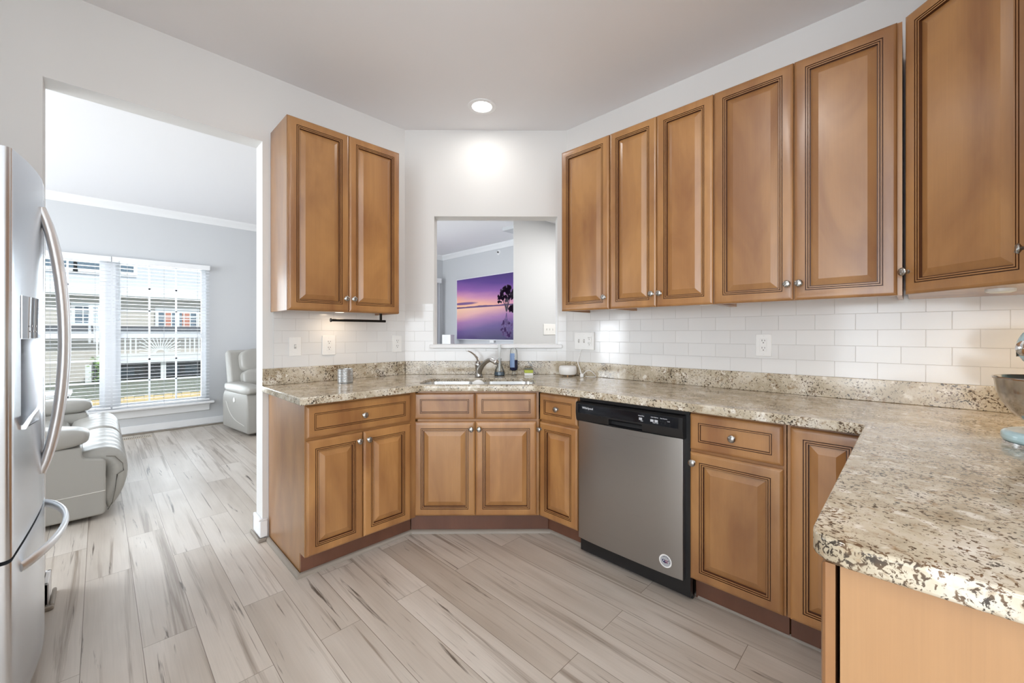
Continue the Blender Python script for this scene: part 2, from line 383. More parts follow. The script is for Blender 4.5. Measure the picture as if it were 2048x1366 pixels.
# diagonal wall with the pass-through, built in its own frame (x along the wall, y outward)
mb = MB(); HL = (cx0 - YL) * S2; HR = (XR - cy0) * S2
mb.box((HL, 0, 0), (HR, .12, 1.113)); mb.box((HL, 0, 1.113), (-.566, .12, CEIL)); mb.box((.370, 0, 1.113), (HR, .12, CEIL)); mb.box((-.566, 0, 2.113), (.370, .12, CEIL))
dx, dy = sc(0, CC)
struct('wall_diagonal', mb, M['wall'], 'short diagonal wall with the pass-through above the sink', loc=(dx, dy, 0), rot=(0, 0, -pi / 4))
struct('wall_right', MB().prism([(XR, YB - .12), (XR, cy0), (XR + .12, cy0 + .05), (XR + .12, YB - .12)], 0, CEIL), M['wall'], 'white wall behind the long run of cabinets')
struct('wall_peninsula', MB().box((.78, YB - .12, 0), (XR, YB, CEIL)), M['wall'])
mb = MB().box((-1.06, 1.15, 0), (-.98, YL, CEIL)); struct('wall_fridge', mb, M['wall'])
# rear and outer walls with their windows (behind the camera); side windows added for fill
def wall_with_hole(name, along, a0, a1, p0, p1, holes, m):
    """vertical wall running along x or y with rectangular holes (b0,b1,z0,z1)"""
    mb = MB(); cuts = sorted(holes); pos = a0
    def bx(u0, u1, z0, z1):
        if u1 - u0 < 1e-4 or z1 - z0 < 1e-4: return
        mb.box((u0, p0, z0), (u1, p1, z1)) if along == 'x' else mb.box((p0, u0, z0), (p1, u1, z1))
    for b0, b1, z0, z1 in cuts:
        bx(pos, b0, 0, CEIL); bx(b0, b1, 0, z0); bx(b0, b1, z1, CEIL); pos = b1
    bx(pos, a1, 0, CEIL)
    return struct(name, mb, m)
wall_with_hole('wall_back', 'x', -3.4, 6.2, -3.4, -3.2, [(-2.8, -1.1, .12, 2.15), (-.95, .25, .9, 2.1)], M['wall'])
wall_with_hole('wall_breakfast', 'y', -3.2, YL, -3.5, -3.4, [(-2.9, .9, .25, 2.45)], M['wall'])
wall_with_hole('wall_living_side', 'y', YL + .13, 6.7, -4.1, -4.0, [(3.3, 6.1, .55, 2.35)], M['wall_blue'])
WX0, WX1, WZ0, WZ1 = -.80, 1.0, .335, 2.10
wall_with_hole('wall_window', 'x', -4.1, 4.83, 6.7, 6.86, [(WX0, WX1, WZ0, WZ1), (2.85, 4.4, .05, 2.12)], M['wall_blue'])
struct('wall_television', MB().box((4.83, 3.66, 0), (4.95, 6.86, CEIL)), M['wall_blue'])
struct('wall_hall', MB().prism([(3.669, 3.584), (6.2, 3.584), (6.2, 3.69), (3.785, 3.70)], 0, CEIL), M['wall_blue'], 'plain wall end carrying the triple switch')
struct('wall_hall_side', MB().box((6.1, -3.3, 0), (6.2, 3.584, CEIL)), M['wall_blue'])
mb = MB().box((4.13, 3.70, CEIL - .05), (4.83, 4.262, CEIL)); struct('ceiling_soffit', mb, M['wall_blue'], 'small lowered corner of ceiling beyond the pass-through')
# tile splash
def tiles(name, u0, jx, polys, loc, rot):
    mb = MB()
    for a, b, z0, z1 in polys: mb.box((a, -.008, z0), (b, 0, z1))
    return struct(name, mb, tile_mat(jx, 1.0136), loc=loc, rot=rot)
TZ = 1.447
tiles('trim_tile_left', 0, .859, [(.736, cx0 - .003, 1.013, TZ)], (0, YL, 0), (0, 0, 0))
tiles('trim_tile_diagonal', 0, HL, [(HL + .004, -.572, 1.013, TZ), (-.572, .376, 1.013, 1.110), (.376, HR - .004, 1.013, TZ)], (dx, dy, 0), (0, 0, -pi / 4))
tiles('trim_tile_right', 0, -.034 + 0, [(-cy0 + .003, -YB - .01, 1.013, TZ)], (XR, 0, 0), (0, 0, -pi / 2))
tiles('trim_tile_peninsula', 0, 0, [(-XR + .01, -.82, 1.013, TZ)], (0, YB, 0), (0, 0, pi))
# pass-through sill
struct('trim_sill', MB().box((-.594, -.042, 1.113), (.402, .17, 1.139)), M['white'], loc=(dx, dy, 0), rot=(0, 0, -pi / 4), bevel=.003)
# crown, baseboards, quarter round
def crown(name, p, q, nrm, m):
    p = Vector(p); q = Vector(q); n = Vector(nrm); prof = [(0, -.085), (.008, -.085), (.012, -.07), (.03, -.05), (.05, -.028), (.066, -.014), (.07, 0), (0, 0)]
    mb = MB(); vs = []
    for e in (p, q):
        for a, b in prof: vs.append((e.x + n.x * a, e.y + n.y * a, CEIL + b))
    k = len(prof); fs = [[i, (i + 1) % k, (i + 1) % k + k, i + k] for i in range(k)] + [list(range(k)), list(range(k, 2 * k))[::-1]]
    mb.add(vs, fs); return struct(name, mb, m)
crown('trim_crown_window', (-3.99, 6.7), (4.83, 6.7), (0, -1), M['white'])
crown('trim_crown_television', (4.83, 3.7), (4.83, 6.7), (-1, 0), M['white'])
struct('baseboard_window', MB().box((-3.99, 6.685, .018), (4.82, 6.699, .105)), M['white'], bevel=.004)
struct('trim_shoe_window', MB().box((-3.99, 6.665, 0), (4.82, 6.684, .018)), M['quarter'], bevel=.006)
mb = MB(); t = .016
mb.box((.678 - t, YL - t, .02), (.702, YL, .115)); mb.box((.678 - t, YL, .02), (.678, YL + .13 + t, .115)); mb.box((.678 - t, YL + .13, .02), (1.5, YL + .13 + t, .115))
mb.box((.672 - t, YL - t + .004, .115), (.702, YL, .125)); mb.box((.672 - t + .006, YL, .115), (.678, YL + .13 + t - .004, .125))
struct('baseboard_doorway', mb, M['white'], bevel=.004)
mb = MB(); mb.box((.648, YL - .034, 0), (.694, YL - .0165, .02)); mb.box((.648, YL - .0165, 0), (.661, YL + .16, .02)); struct('trim_shoe_doorway', mb, M['quarter'], bevel=.007, seg=3)
mb = MB(); mb.box((-.97, YL - t, .02), (-.174 + t, YL, .115)); mb.box((-.174, YL - t, .02), (-.174 + t, YL + .13 + t, .115)); mb.box((-2, YL + .13, .02), (-.174 + t, YL + .13 + t, .115)); struct('baseboard_fridge', mb, M['white'], bevel=.004)
mb = MB(); mb.box((-.9, YL - .035, 0), (-.141, YL - .0165, .02)); mb.box((-.1565, YL - .0165, 0), (-.141, YL + .16, .02)); struct('trim_shoe_fridge', mb, M['quarter'], bevel=.007, seg=3)
# quarter round along the cabinet toes: path on the floor
def shoe(name, path, r=.019):
    mb = MB(); prof = [(0, 0), (r, 0)] + [(r * cos(R(a)), r * 1.05 * sin(R(a))) for a in (15, 30, 45, 60, 75)] + [(0, r * 1.05)]
    k = len(prof); P = [Vector(p) for p in path]; vs = []
    for i, p in enumerate(P):
        d0 = (p - P[i - 1]).normalized() if i else (P[1] - p).normalized(); d1 = (P[i + 1] - p).normalized() if i < len(P) - 1 else d0
        n0 = Vector((d0.y, -d0.x)); n1 = Vector((d1.y, -d1.x)); n = (n0 + n1); n = n / max(n.dot(n0), .2)
        for a, b in prof: vs.append((p.x + n.x * a, p.y + n.y * a, b))
    fs = []
    for i in range(len(P) - 1):
        for q in range(k): w = (q + 1) % k; fs.append([i * k + q, i * k + w, (i + 1) * k + w, (i + 1) * k + q])
    fs += [list(range(k)), [len(P) * k - k + q for q in range(k)][::-1]]
    mb.add(vs, fs); return struct(name, mb, M['quarter'])
TL = 2.192; TC = 2.500; TRX = 1.952
lx = TC * 2 * S2 - TL; ry = TC * 2 * S2 - TRX
shoe('trim_shoe_cabinets', [(.706, 2.72), (.706, TL), (lx, TL), (TRX, ry), (TRX, 1.333)])
shoe('trim_shoe_right', [(TRX, .705), (TRX, .06)], .012)

# ------------------------------------------------------------------ cabinets (local frame: x to the viewer's right, y into the wall, z up; fronts at y=0)
DOOR = [(0, .020), (0, .0075), (.004, .0035), (.010, .0012), (.020, 0), (.040, 0), (.0410, .004), (.0424, .004), (.0436, .0006), (.0480, .0006), (.0490, .0045), (.0504, .0045), (.0516, .0016), (.0556, .0016), (.0566, .0105), (.0595, .0105), (.087, .0008)]
DG = {5: 1, 6: 1, 7: 1, 9: 1, 10: 1, 11: 1, 13: 1, 14: 1}
DRAW = [(0, .020), (0, .0075), (.004, .0035), (.010, .0012), (.020, 0), (.036, 0), (.0370, .0035), (.0383, .0035), (.0393, .0008), (.0433, .0008), (.0443, .006), (.0456, .006), (.0464, .0045)]
DDG = {5: 1, 6: 1, 7: 1, 9: 1, 10: 1, 11: 1}
knob_me = None
def knob(parent, x, z, rz_tilt=0):
    global knob_me
    mat = Matrix.Rotation(pi / 2, 4, 'X')
    mb = MB().lathe([(0, 0), (.0085, 0), (.0085, .0015), (.0055, .003), (.0048, .012), (.006, .016), (.0125, .0195), (.0155, .0225), (.0155, .0245), (.0125, .0275), (.006, .0292), (0, .0297)], 24)
    # a turned groove across the dome, as on the photographed knobs
    mb.box((-.0012, -.012, .0280), (.0012, .012, .0296))
    o = mb.build('knob', M['nickel'], parent, loc=(x, 0, z), rot=(pi / 2, rz_tilt, 0))
    return o
def front(kind, parent, x, z, w, h, kn=None, m=None):
    mb = MB().rings(-w / 2, 0, w, h, DOOR if kind == 'door' else DRAW, DG if kind == 'door' else DDG)
    name = {'door': 'door', 'drawer': 'drawer', 'false': 'false_drawer_front'}[kind]
    o = mb.build(name, [m or M['wood'], M['glaze']], parent, loc=(x + w / 2, 0, z), angle=9)
    if kn: knob(o, kn[0] - w / 2, kn[1], random.uniform(-.6, .6))
    return o
ZB, ZD, ZM, ZT = .120, .690, .704, .862     # door bottom, door top, drawer bottom, drawer top
def base_body(parent, x0, x1, depth, toe=.078, hs=.115):
    mb = MB().prism([(.021, .874), (depth, .874), (depth, 0), (toe + .012, 0), (toe + .012, hs), (.021, hs)], x0, x1, axis='x')
    mb.build('carcass', M['wood'], parent)
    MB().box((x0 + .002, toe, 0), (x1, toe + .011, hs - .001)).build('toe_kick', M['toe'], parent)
CABG = 'honey maple base cabinets'; UPG = 'honey maple wall cabinets'
# left base
t = thing('base_cabinet', (.710, 2.114, 0), 0, 'honey maple base cabinet beside the doorway, one wide drawer over two doors', 'cabinet', CABG)
base_body(t, 0, .628, .626)
front('drawer', t, .004, ZM, .582, ZT - ZM, (.291, .079)); front('door', t, .004, ZB, .287, ZD - ZB, (.263, .527)); front('door', t, .296, ZB, .290, ZD - ZB, (.024, .527))
# sink base on the diagonal
x, y = sc(0, 2.4557)
t = thing('sink_cabinet', (x, y, 0), -pi / 4, 'diagonal maple sink cabinet with two doors and two knobless false drawer fronts', 'cabinet', CABG)
mb = MB().prism([(-.553, .021), (.183, .021), (.60, .438), (-.10 - .0, .60), (-.97, .438)], .115, .70); mb.box((-.553, .021, .70), (.183, .036, .874)); mb.build('carcass', M['wood'], t)
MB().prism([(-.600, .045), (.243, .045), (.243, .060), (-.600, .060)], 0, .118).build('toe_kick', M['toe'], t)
front('false', t, -.572, ZM, .368, ZT - ZM); front('false', t, -.200, ZM, .368, ZT - ZM)
front('door', t, -.572, ZB, .368, ZD - ZB, (.346, .527 - .0)); front('door', t, -.200, ZB, .368, ZD - ZB, (.022, .527))
# right base units, facing -X
def right_base(y, **k): return thing('base_cabinet', (1.867, y, 0), -pi / 2, **k)
t = right_base(1.608, label='narrow maple base cabinet between the diagonal sink cabinet and the dishwasher', cat='cabinet', group=CABG)
base_body(t, .0, .283, .622); front('drawer', t, .001, ZM, .277, ZT - ZM, (.139, .079)); front('door', t, .001, ZB, .277, ZD - ZB, (.012, .527))
t = right_base(.716, label='maple base cabinet just right of the dishwasher, drawer over single door', cat='cabinet', group=CABG)
base_body(t, .0, .366, .622); front('drawer', t, .003, ZM, .355, ZT - ZM, (.178, .079)); front('door', t, .003, ZB, .355, ZD - ZB, (.016, .527))
t = right_base(.348, label='corner maple base cabinet with one tall door, partly behind the granite counter leg', cat='cabinet', group=CABG)
base_body(t, .002, .24, .622); front('door', t, .014, ZB, .226, ZT - ZB)
# peninsula base, facing +Y
t = thing('drawer_cabinet', (1.85, .104, 0), pi, 'foreground maple drawer cabinet with pale flat end panel under the counter end', 'cabinet', CABG)
mb = MB().prism([(.030, .874), (.655, .874), (.655, 0), (.10, 0), (.10, .115), (.030, .115)], .02, 1.038, axis='x'); mb.build('carcass', M['glaze'], t)
MB().prism([(.026, .874), (.655, .874), (.655, 0), (.10, 0), (.10, .115), (.026, .115)], 1.038, 1.056, axis='x').build('end_panel', M['wood_end'], t)['label'] = 'pale flat veneer end panel'
for z0, z1 in ((.660, .866), (.395, .654), (.120, .389)):
    front('drawer', t, .252, z0, .800, z1 - z0, (.400, (z1 - z0) / 2))
front('door', t, .02, ZB, .226, ZT - ZB)

# ------------------------------------------------------------------ wall cabinets
def upper_body(t, x0, x1, z0, z1, depth):
    mb = MB(); mb.box((x0, .021, z0 + .018), (x1, depth, z1)); mb.box((x0, .021, z0), (x1, .04, z0 + .018)); mb.box((x0, .04, z0), (x0 + .016, depth, z0 + .018)); mb.box((x1 - .016, .04, z0), (x1, depth, z0 + .018))
    mb.build('carcass', M['wood'], t)
U0, U1 = 1.372, 2.432
t = thing('wall_cabinet', (.720, 2.418, 0), 0, 'two-door maple wall cabinet left of the pass-through, over the black towel bar', 'cabinet', UPG)
z0, z1 = 1.352, 2.420
upper_body(t, 0, .678, z0, z1 + .004, .320); front('door', t, .003, z0 + .004, .334, z1 - z0 - .006, (.312, .075)); front('door', t, .340, z0 + .004, .336, z1 - z0 - .006, (.022, .075))
def right_upper(y, **k): return thing('wall_cabinet', (2.1687, y, 0), -pi / 2, **k)
HU = U1 - U0
t = right_upper(1.674, label='narrow single-door maple wall cabinet nearest the pass-through', cat='cabinet', group=UPG)
upper_body(t, .002, .364, U0, U1 + .004, .322); front('door', t, .001, U0, .361, HU, (.335, .072))
t = right_upper(1.307, label='two-door maple wall cabinet over the dishwasher, second from the pass-through', cat='cabinet', group=UPG)
upper_body(t, 0, .594, U0, U1 + .004, .322); front('door', t, .002, U0, .292, HU, (.270, .072)); front('door', t, .297, U0, .294, HU, (.021, .072))
t = right_upper(.710, label='two-door maple wall cabinet with wider doors, next to the angled corner cabinet', cat='cabinet', group=UPG)
upper_body(t, 0, .684, U0, U1 + .004, .322); front('door', t, .001, U0, .332, HU, (.312, .072)); front('door', t, .337, U0, .333, HU, (.020, .072))
# diagonal corner cabinet (double-depth door set in the corner)
t = thing('corner_wall_cabinet', (2.163, .026, 0), -3 * pi / 4, 'angled corner wall cabinet with a single broad maple door, top right', 'cabinet', UPG)
MB().prism([(.002, .021), (.40, .021), (.635, .2), (.66, .27), (.2, .69), (-.235, .27), (-.2, .225)], U0 + .0, U1 + .004).build('carcass', M['wood'], t)
front('door', t, .006, U0 - .0, .392, HU, (.016, .085))
t = thing('wall_cabinet', (1.858, -.236, 0), pi, 'wall cabinet at the right picture edge, only its knob showing', 'cabinet', UPG)
upper_body(t, .01, .60, U0, U1 + .004, .321); front('door', t, .018, U0, .28, HU, (.03, .09)); front('door', t, .30, U0, .29, HU, (.268, .09))

# ------------------------------------------------------------------ granite worktop
CT, CB = .914, .8765
yF, cF, xF, yP, xE = 2.080, 2.424, 1.825, .114, .768
a1 = 2 * cF * S2 - yF; a2 = 2 * cF * S2 - xF
SK = (-.558, .165, 2.480, 2.800)
def chpoly(s0, s1, c0, c1, r, n=5):
    pts = []
    for (cx, cy, b) in ((s0 + r, c0 + r, 180), (s1 - r, c0 + r, 270), (s1 - r, c1 - r, 0), (s0 + r, c1 - r, 90)): pts += arc(cx, cy, r, b, b + 90, n)
    return [sc(p[0], p[1]) for p in pts]
outer = [(.672, yF), (a1 - .02, yF), (a1 + .012, yF - .005), (xF - .005, a2 + .012), (xF, a2 - .02), (xF, yP + .03), (xF - .008, yP + .008), (xF - .03, yP)]
outer += arc(xE + .045, yP - .045, .045, 90, 180, 6) + [(xE, YB + .004), (XR - .003, YB + .004), (XR - .003, cy0 - .002), (cx0 - .002, YL - .003), (.672, YL - .003)]
ct = thing('countertop', (1.6, 1.2, CT), 0, 'speckled cream and brown granite worktop running around the kitchen corner', 'countertop')
off = Matrix.Translation((-1.6, -1.2, -CT))
MB().prism(outer, CB, CT, mat=off, holes=[chpoly(*SK, .075)]).build('slab', M['granite'], ct, bevel=.006, seg=3)
BS = CT + .0996
for nm, poly in (('backsplash_strip', [(.672, YL - .022), (cx0 - .009, YL - .022), (cx0 - .001, YL - .003), (.672, YL - .003)]),
                 ('backsplash_strip', [(cx0 - .007, YL - .022), (XR - .022, cy0 - .007), (XR - .003, cy0 - .002), (cx0 - .0005, YL - .003)]),
                 ('backsplash_strip', [(XR - .022, cy0 - .009), (XR - .022, YB + .004), (XR - .003, YB + .004), (XR - .003, cy0 - .003)]),
                 ('backsplash_strip', [(.80, YB + .004), (XR - .024, YB + .004), (XR - .024, YB + .022), (.80, YB + .022)])):
    MB().prism(poly, CT + .0005, BS, mat=off).build(nm, M['granite'], ct, bevel=.002)

# ------------------------------------------------------------------ sink and tap
sx0, sy0 = sc(-.1965, 2.640)
t = thing('kitchen_sink', (sx0, sy0, CT), -pi / 4, 'double-bowl stainless undermount sink in the diagonal counter', 'sink')
def bowl(x0, x1, y0, y1, d):
    mb = MB(); n = 6; rings = []
    for z, ins, r in ((-.021, 0, .073), (-.05, .002, .073), (-.9 * d, .018, .07), (-d, .045, .05)):
        pts = []
        for (cx, cy, b) in ((x0 + ins + r, y0 + ins + r, 180), (x1 - ins - r, y0 + ins + r, 270), (x1 - ins - r, y1 - ins - r, 0), (x0 + ins + r, y1 - ins - r, 90)): pts += arc(cx, cy, r, b, b + 90, n)
        rings.append([(p[0], p[1], z) for p in pts])
    k = len(rings[0]); vs = [p for r_ in rings for p in r_]; fs = []
    for i in range(len(rings) - 1):
        for q in range(k): w = (q + 1) % k; fs.append([i * k + q, i * k + w, (i + 1) * k + w, (i + 1) * k + q])
    fs.append([(len(rings) - 1) * k + q for q in range(k)]); mb.add(vs, fs)
    return mb
sw = SK[1] - SK[0]; sh = SK[3] - SK[2]
b1 = bowl(-sw / 2 + .003, -.012, -sh / 2 + .003, sh / 2 - .003, .19); b1.build('basin', M['sink'], t)
b2 = bowl(.012, sw / 2 - .003, -sh / 2 + .003, sh / 2 - .003, .17); b2.build('basin', M['sink'], t)
MB().box((-.0135, -sh / 2 + .01, -.06), (.0135, sh / 2 - .01, -.030)).build('divider', M['sink'], t, bevel=.004)
for cx in (-sw / 4, sw / 4): MB().lathe([(0, 0), (.035, 0), (.04, .003), (.042, .001)], 24, mat=Matrix.Translation((cx, .03, -.168 if cx > 0 else -.188))).build('drain', M['nickel'], t)
x, y = sc(-.212, 2.885)
t = thing('kitchen_faucet', (x, y, CT), -pi / 4, 'single-lever brushed nickel faucet behind the sink', 'faucet')
MB().lathe([(0, 0), (.029, 0), (.030, .004), (.025, .008), (.0225, .03), (.0215, .06), (.022, .078), (.0235, .083), (.0225, .094), (.0185, .108), (.011, .116), (0, .118)], 32, mat=Matrix.Rotation(R(-4), 4, 'Y')).build('body', M['nickel'], t)
pts = [(.0, -.004, .018), (.008, -.012, .05), (.026, -.034, .084), (.050, -.064, .110), (.076, -.098, .126), (.098, -.126, .130)]
MB().tube(pts, [.018, .018, .017, .0155, .0145, .014], 16).build('spout', M['nickel'], t)
mt = Matrix.Translation((.096, -.124, .130)) @ Vector((.55, -.70, -.22)).to_track_quat('Z', 'Y').to_matrix().to_4x4()
MB().lathe([(0, 0), (.0155, 0), (.0175, .003), (.0175, .032), (.0195, .036), (.0195, .060), (.016, .064), (0, .0645)], 28, mat=mt).build('spray_head', M['chrome'], t)
MB().tube([(-.004, 0, .112), (-.012, -.004, .135), (-.030, -.012, .158), (-.052, -.022, .176), (-.074, -.03, .186), (-.088, -.034, .187)], [.0135, .0125, .0095, .0075, .0065, .0055], 14, flat=.7).build('lever', M['chrome'], t)
x, y = sc(-.194, 2.585)
mb = MB().lathe([(0, -.009), (.036, -.009), (.0435, -.004), (.0445, 0), (.0435, .004), (.036, .009), (0, .009)], 40, mat=Matrix.Rotation(pi / 2, 4, 'X'))
o = mb.build('dish_scrubber', M['plastic'], loc=(x, y, .884), rot=(R(-10), 0, -pi / 4)); tag(o, 'round white scrubber propped on the sink divider', 'scrubber')
# brush in its holder, soap bottle, sponges, diffuser, cable
x, y = sc(-.068, 2.985)
t = thing('dish_brush', (x, y, CT), 0, 'clear dish brush standing on its flask-shaped base with blue soap', 'brush')
MB().lathe([(0, .0), (.040, 0), (.041, .01), (.036, .035), (.024, .065), (.015, .085), (.0125, .115), (.015, .118), (.015, .124), (.011, .126)], 28).build('holder', M['clear'], t)
MB().lathe([(0, .004), (.036, .004), (.037, .012), (.034, .028), (0, .030)], 28).build('soap', plain('blue_soap', lin(98, 116, 132), .15), t)
MB().lathe([(0, .032), (.008, .033), (.0075, .12), (.009, .17), (.012, .19), (.012, .226), (.006, .232), (0, .233)], 20).build('handle', plain('frosted_handle', lin(220, 224, 224), .25), t)
x, y = sc(.036, 2.965)
t = thing('soap_bottle', (x, y, CT), -pi / 4, 'upturned clear bottle of navy dish soap right of the faucet', 'bottle')
MB().lathe([(.0, .205), (.012, .204), (.024, .19), (.029, .15), (.030, .06), (.027, .042), (.014, .036), (0, .036)], 28, sx=1, sy=.62).build('bottle', M['clear'], t)
MB().lathe([(.0, .118), (.0285, .116), (.0285, .06), (.0255, .044), (.013, .038), (0, .038)], 28, sx=1, sy=.62).build('navy_soap', plain('navy_soap', lin(26, 30, 66), .1), t)
mb = MB(); vs = []; 
for z in (.062, .165):
    for i in range(9): a = R(-150 + i * 9); vs.append((.0306 * cos(a), .0306 * .62 * sin(a), z))
mb.add(vs, [[i, i + 1, i + 10, i + 9] for i in range(8)]); mb.build('label_sticker', plain('bottle_sticker', lin(120, 146, 186), .4), t)
MB().lathe([(0, 0), (.020, 0), (.018, .006), (.012, .010), (.012, .036), (0, .036)], 24).build('cap', M['clear'], t)
MB().tube([(.006, 0, .204), (.004, 0, .15), (.006, 0, .215)], .004, 8).build('dispenser_stem', M['plastic'], t)
x, y = sc(.146, 2.985)
t = thing('sponge', (x, y, CT), -pi / 4, 'lime, white and grey sponge block beside the soap bottle', 'sponge')
MB().box((-.032, -.022, .0), (.032, .022, .020)).build('white_layer', M['plastic'], t, bevel=.003)
MB().box((-.032, -.022, .0205), (.032, .022, .042)).build('lime_layer', plain('lime_sponge', lin(190, 202, 92), .9, bump=(300, .4, .003)), t, bevel=.003)
MB().box((-.030, -.021, .0425), (.030, .021, .056)).build('scouring_layer', plain('grey_scourer', lin(120, 122, 112), .95, bump=(500, .6, .003)), t, bevel=.003)
x, y = sc(.430, 2.955)
t = thing('oil_diffuser', (x, y, CT), -pi / 4, 'squat white aroma diffuser in the back corner of the counter', 'diffuser')
MB().lathe([(0, .009), (.050, .009), (.060, .014), (.064, .026), (.065, .056), (.062, .068), (.055, .073), (.012, .074), (.010, .072), (0, .072)], 44).build('body', M['plastic'], t)
for a in (20, 140, 260): MB().lathe([(0, 0), (.005, 0), (.006, .0095), (0, .0095)], 12, mat=Matrix.Translation((.042 * cos(R(a)), .042 * sin(R(a)), 0))).build('foot', M['inner'], t)

def bez(pts, n=10):
    """Catmull-Rom through points"""
    P = [Vector(p) for p in pts]; P = [P[0] * 2 - P[1]] + P + [P[-1] * 2 - P[-2]]; out = []
    for i in range(1, len(P) - 2):
        for k in range(n):
            t = k / n; a, b, c, d = P[i - 1], P[i], P[i + 1], P[i + 2]
            out.append(.5 * ((2 * b) + (-a + c) * t + (2 * a - 5 * b + 4 * c - d) * t * t + (-a + 3 * b - 3 * c + d) * t ** 3))
    out.append(P[-2]); return out
t = thing('charging_cable', (2.385, 1.655, CT), 0, 'white charging cable hanging from the corner outlet with its plug on the counter', 'cable')
p0 = (XR - .012 - 2.385, 1.728 - 1.655, 1.118 - CT)
MB().tube(bez([p0, (p0[0] - .018, p0[1] + .004, .15), (p0[0] - .03, p0[1] + .01, .10), (.02, .03, .05), (.008, .012, .02), (.0, 0, .018)]), .0032, 8).build('cord', M['plastic'], t)
MB().tube(bez([(.0, .0, .012), (.03, -.012, .040), (.055, -.03, .046), (.075, -.055, .02), (.08, -.06, .004), (.05, -.04, .004), (.02, -.015, .006)]), .003, 8).build('cord_loop', M['plastic'], t)
MB().box((-.016, -.012, .001), (.016, .012, .026), mat=Matrix.Rotation(R(30), 4, 'Z')).build('plug', M['plastic'], t, bevel=.003)
# can on the left counter
t = thing('steel_canister', (1.075, 2.515, CT), 0, 'small ribbed grey metal canister on the left counter', 'canister')
pr = [(0, 0), (.043, 0)]
for i in range(8): z = .006 + i * .0098; pr += [(.0435, z), (.0455, z + .003), (.0455, z + .006), (.0435, z + .009)]
pr += [(.044, .086), (.044, .088), (.041, .089), (.040, .084), (0, .084)]
MB().lathe(pr, 40).build('body', M['aluminium'], t)

# ------------------------------------------------------------------ outlets and switches (local frame like cabinets, plate centre)
def plate_thing(name, loc, rz, w, h, label, cat, items, thick=.006):
    t = thing(name, loc, rz, label, cat)
    MB().box((-w / 2, -thick, -h / 2), (w / 2, 0, h / 2)).build('plate', M['plastic'], t, bevel=.0025, seg=3)
    for kind, x in items:
        if kind == 'toggle':
            MB().box((-.006, -.001, -.013), (.006, 0, .013)).build('toggle_slot', M['togslot'], t, loc=(x, -thick, 0))
            MB().prism([(0, -.004), (-.010, .004), (-.010, .009), (0, .007)], -.0045, .0045, axis='x').build('toggle', M['plastic'], t, loc=(x, -thick - .001, 0))
        else:
            o = MB().box((-.0165, -.0025, -.034), (.0165, 0, .034)).build('receptacle', M['plastic'], t, loc=(x, -thick, 0), bevel=.002)
            mb = MB()
            for dz in (-.0195, .0195):
                mb.box((-.0075, -.0008, dz + .001), (-.0050, 0, dz + .010)); mb.box((.0050, -.0008, dz + .002), (.0075, 0, dz + .009)); mb.lathe([(0, 0), (.0028, 0), (.0028, .0008), (0, .0008)], 10, mat=Matrix.Translation((0, 0, dz - .0065)) @ Matrix.Rotation(pi / 2, 4, 'X'))
            mb.build('socket_slots', M['slot'], o, loc=(0, -.0025, 0))
    for x in {i[1] for i in items}:
        for dz in (-.048, .048): MB().lathe([(0, 0), (.003, 0), (.0025, .001), (0, .001)], 10, mat=Matrix.Rotation(pi / 2, 4, 'X')).build('screw', M['plastic'], t, loc=(x, -thick, dz))
    return t
yt = YL - .0085; xt = XR - .0085
plate_thing('light_switch', (.853, yt, 1.142), 0, .072, .118, 'single white toggle switch at the left end of the tiled splash', 'switch', [('toggle', 0)])
plate_thing('wall_outlet', (1.058, yt, 1.146), 0, .086, .128, 'white duplex outlet with oversize plate, right of the toggle switch', 'outlet', [('outlet', 0)], .008)
plate_thing('wall_outlet', (1.555, yt, 1.146), 0, .074, .122, 'white duplex outlet in the tile just left of the pass-through', 'outlet', [('outlet', 0)])
plate_thing('triple_outlet_plate', (xt, 1.700, 1.168), -pi / 2, .168, .126, 'wide white plate with two toggles and an outlet, right of the pass-through', 'outlet', [('toggle', -.046), ('toggle', 0), ('outlet', .046)], .012)
plate_thing('wall_outlet', (xt, .5625, 1.161), -pi / 2, .074, .118, 'white duplex outlet in the middle of the long right-hand tile wall', 'outlet', [('outlet', 0)])
plate_thing('triple_switch_plate', (4.38, 3.583, 1.280), 0, .255, .150, 'white three-toggle switch plate seen through the pass-through', 'switch', [('toggle', -.066), ('toggle', 0), ('toggle', .066)])

# ------------------------------------------------------------------ towel bar
t = thing('towel_bar', (1.32, 2.53, 1.352), 0, 'black towel bar hung under the left wall cabinet', 'towel bar')
MB().tube([(-.325, -.0, -.047), (.033, 0, -.047)], .008, 16).build('bar', M['blackmetal'], t)
MB().lathe([(0, 0), (.012, 0), (.0125, .004), (.009, .008), (0, .008)], 20, mat=Matrix.Translation((-.33, 0, -.047)) @ Matrix.Rotation(pi / 2, 4, 'Y')).build('end_cap', M['blackmetal'], t)
MB().box((-.006, -.006, -.045), (.006, .006, 0.018)).build('post', M['blackmetal'], t)

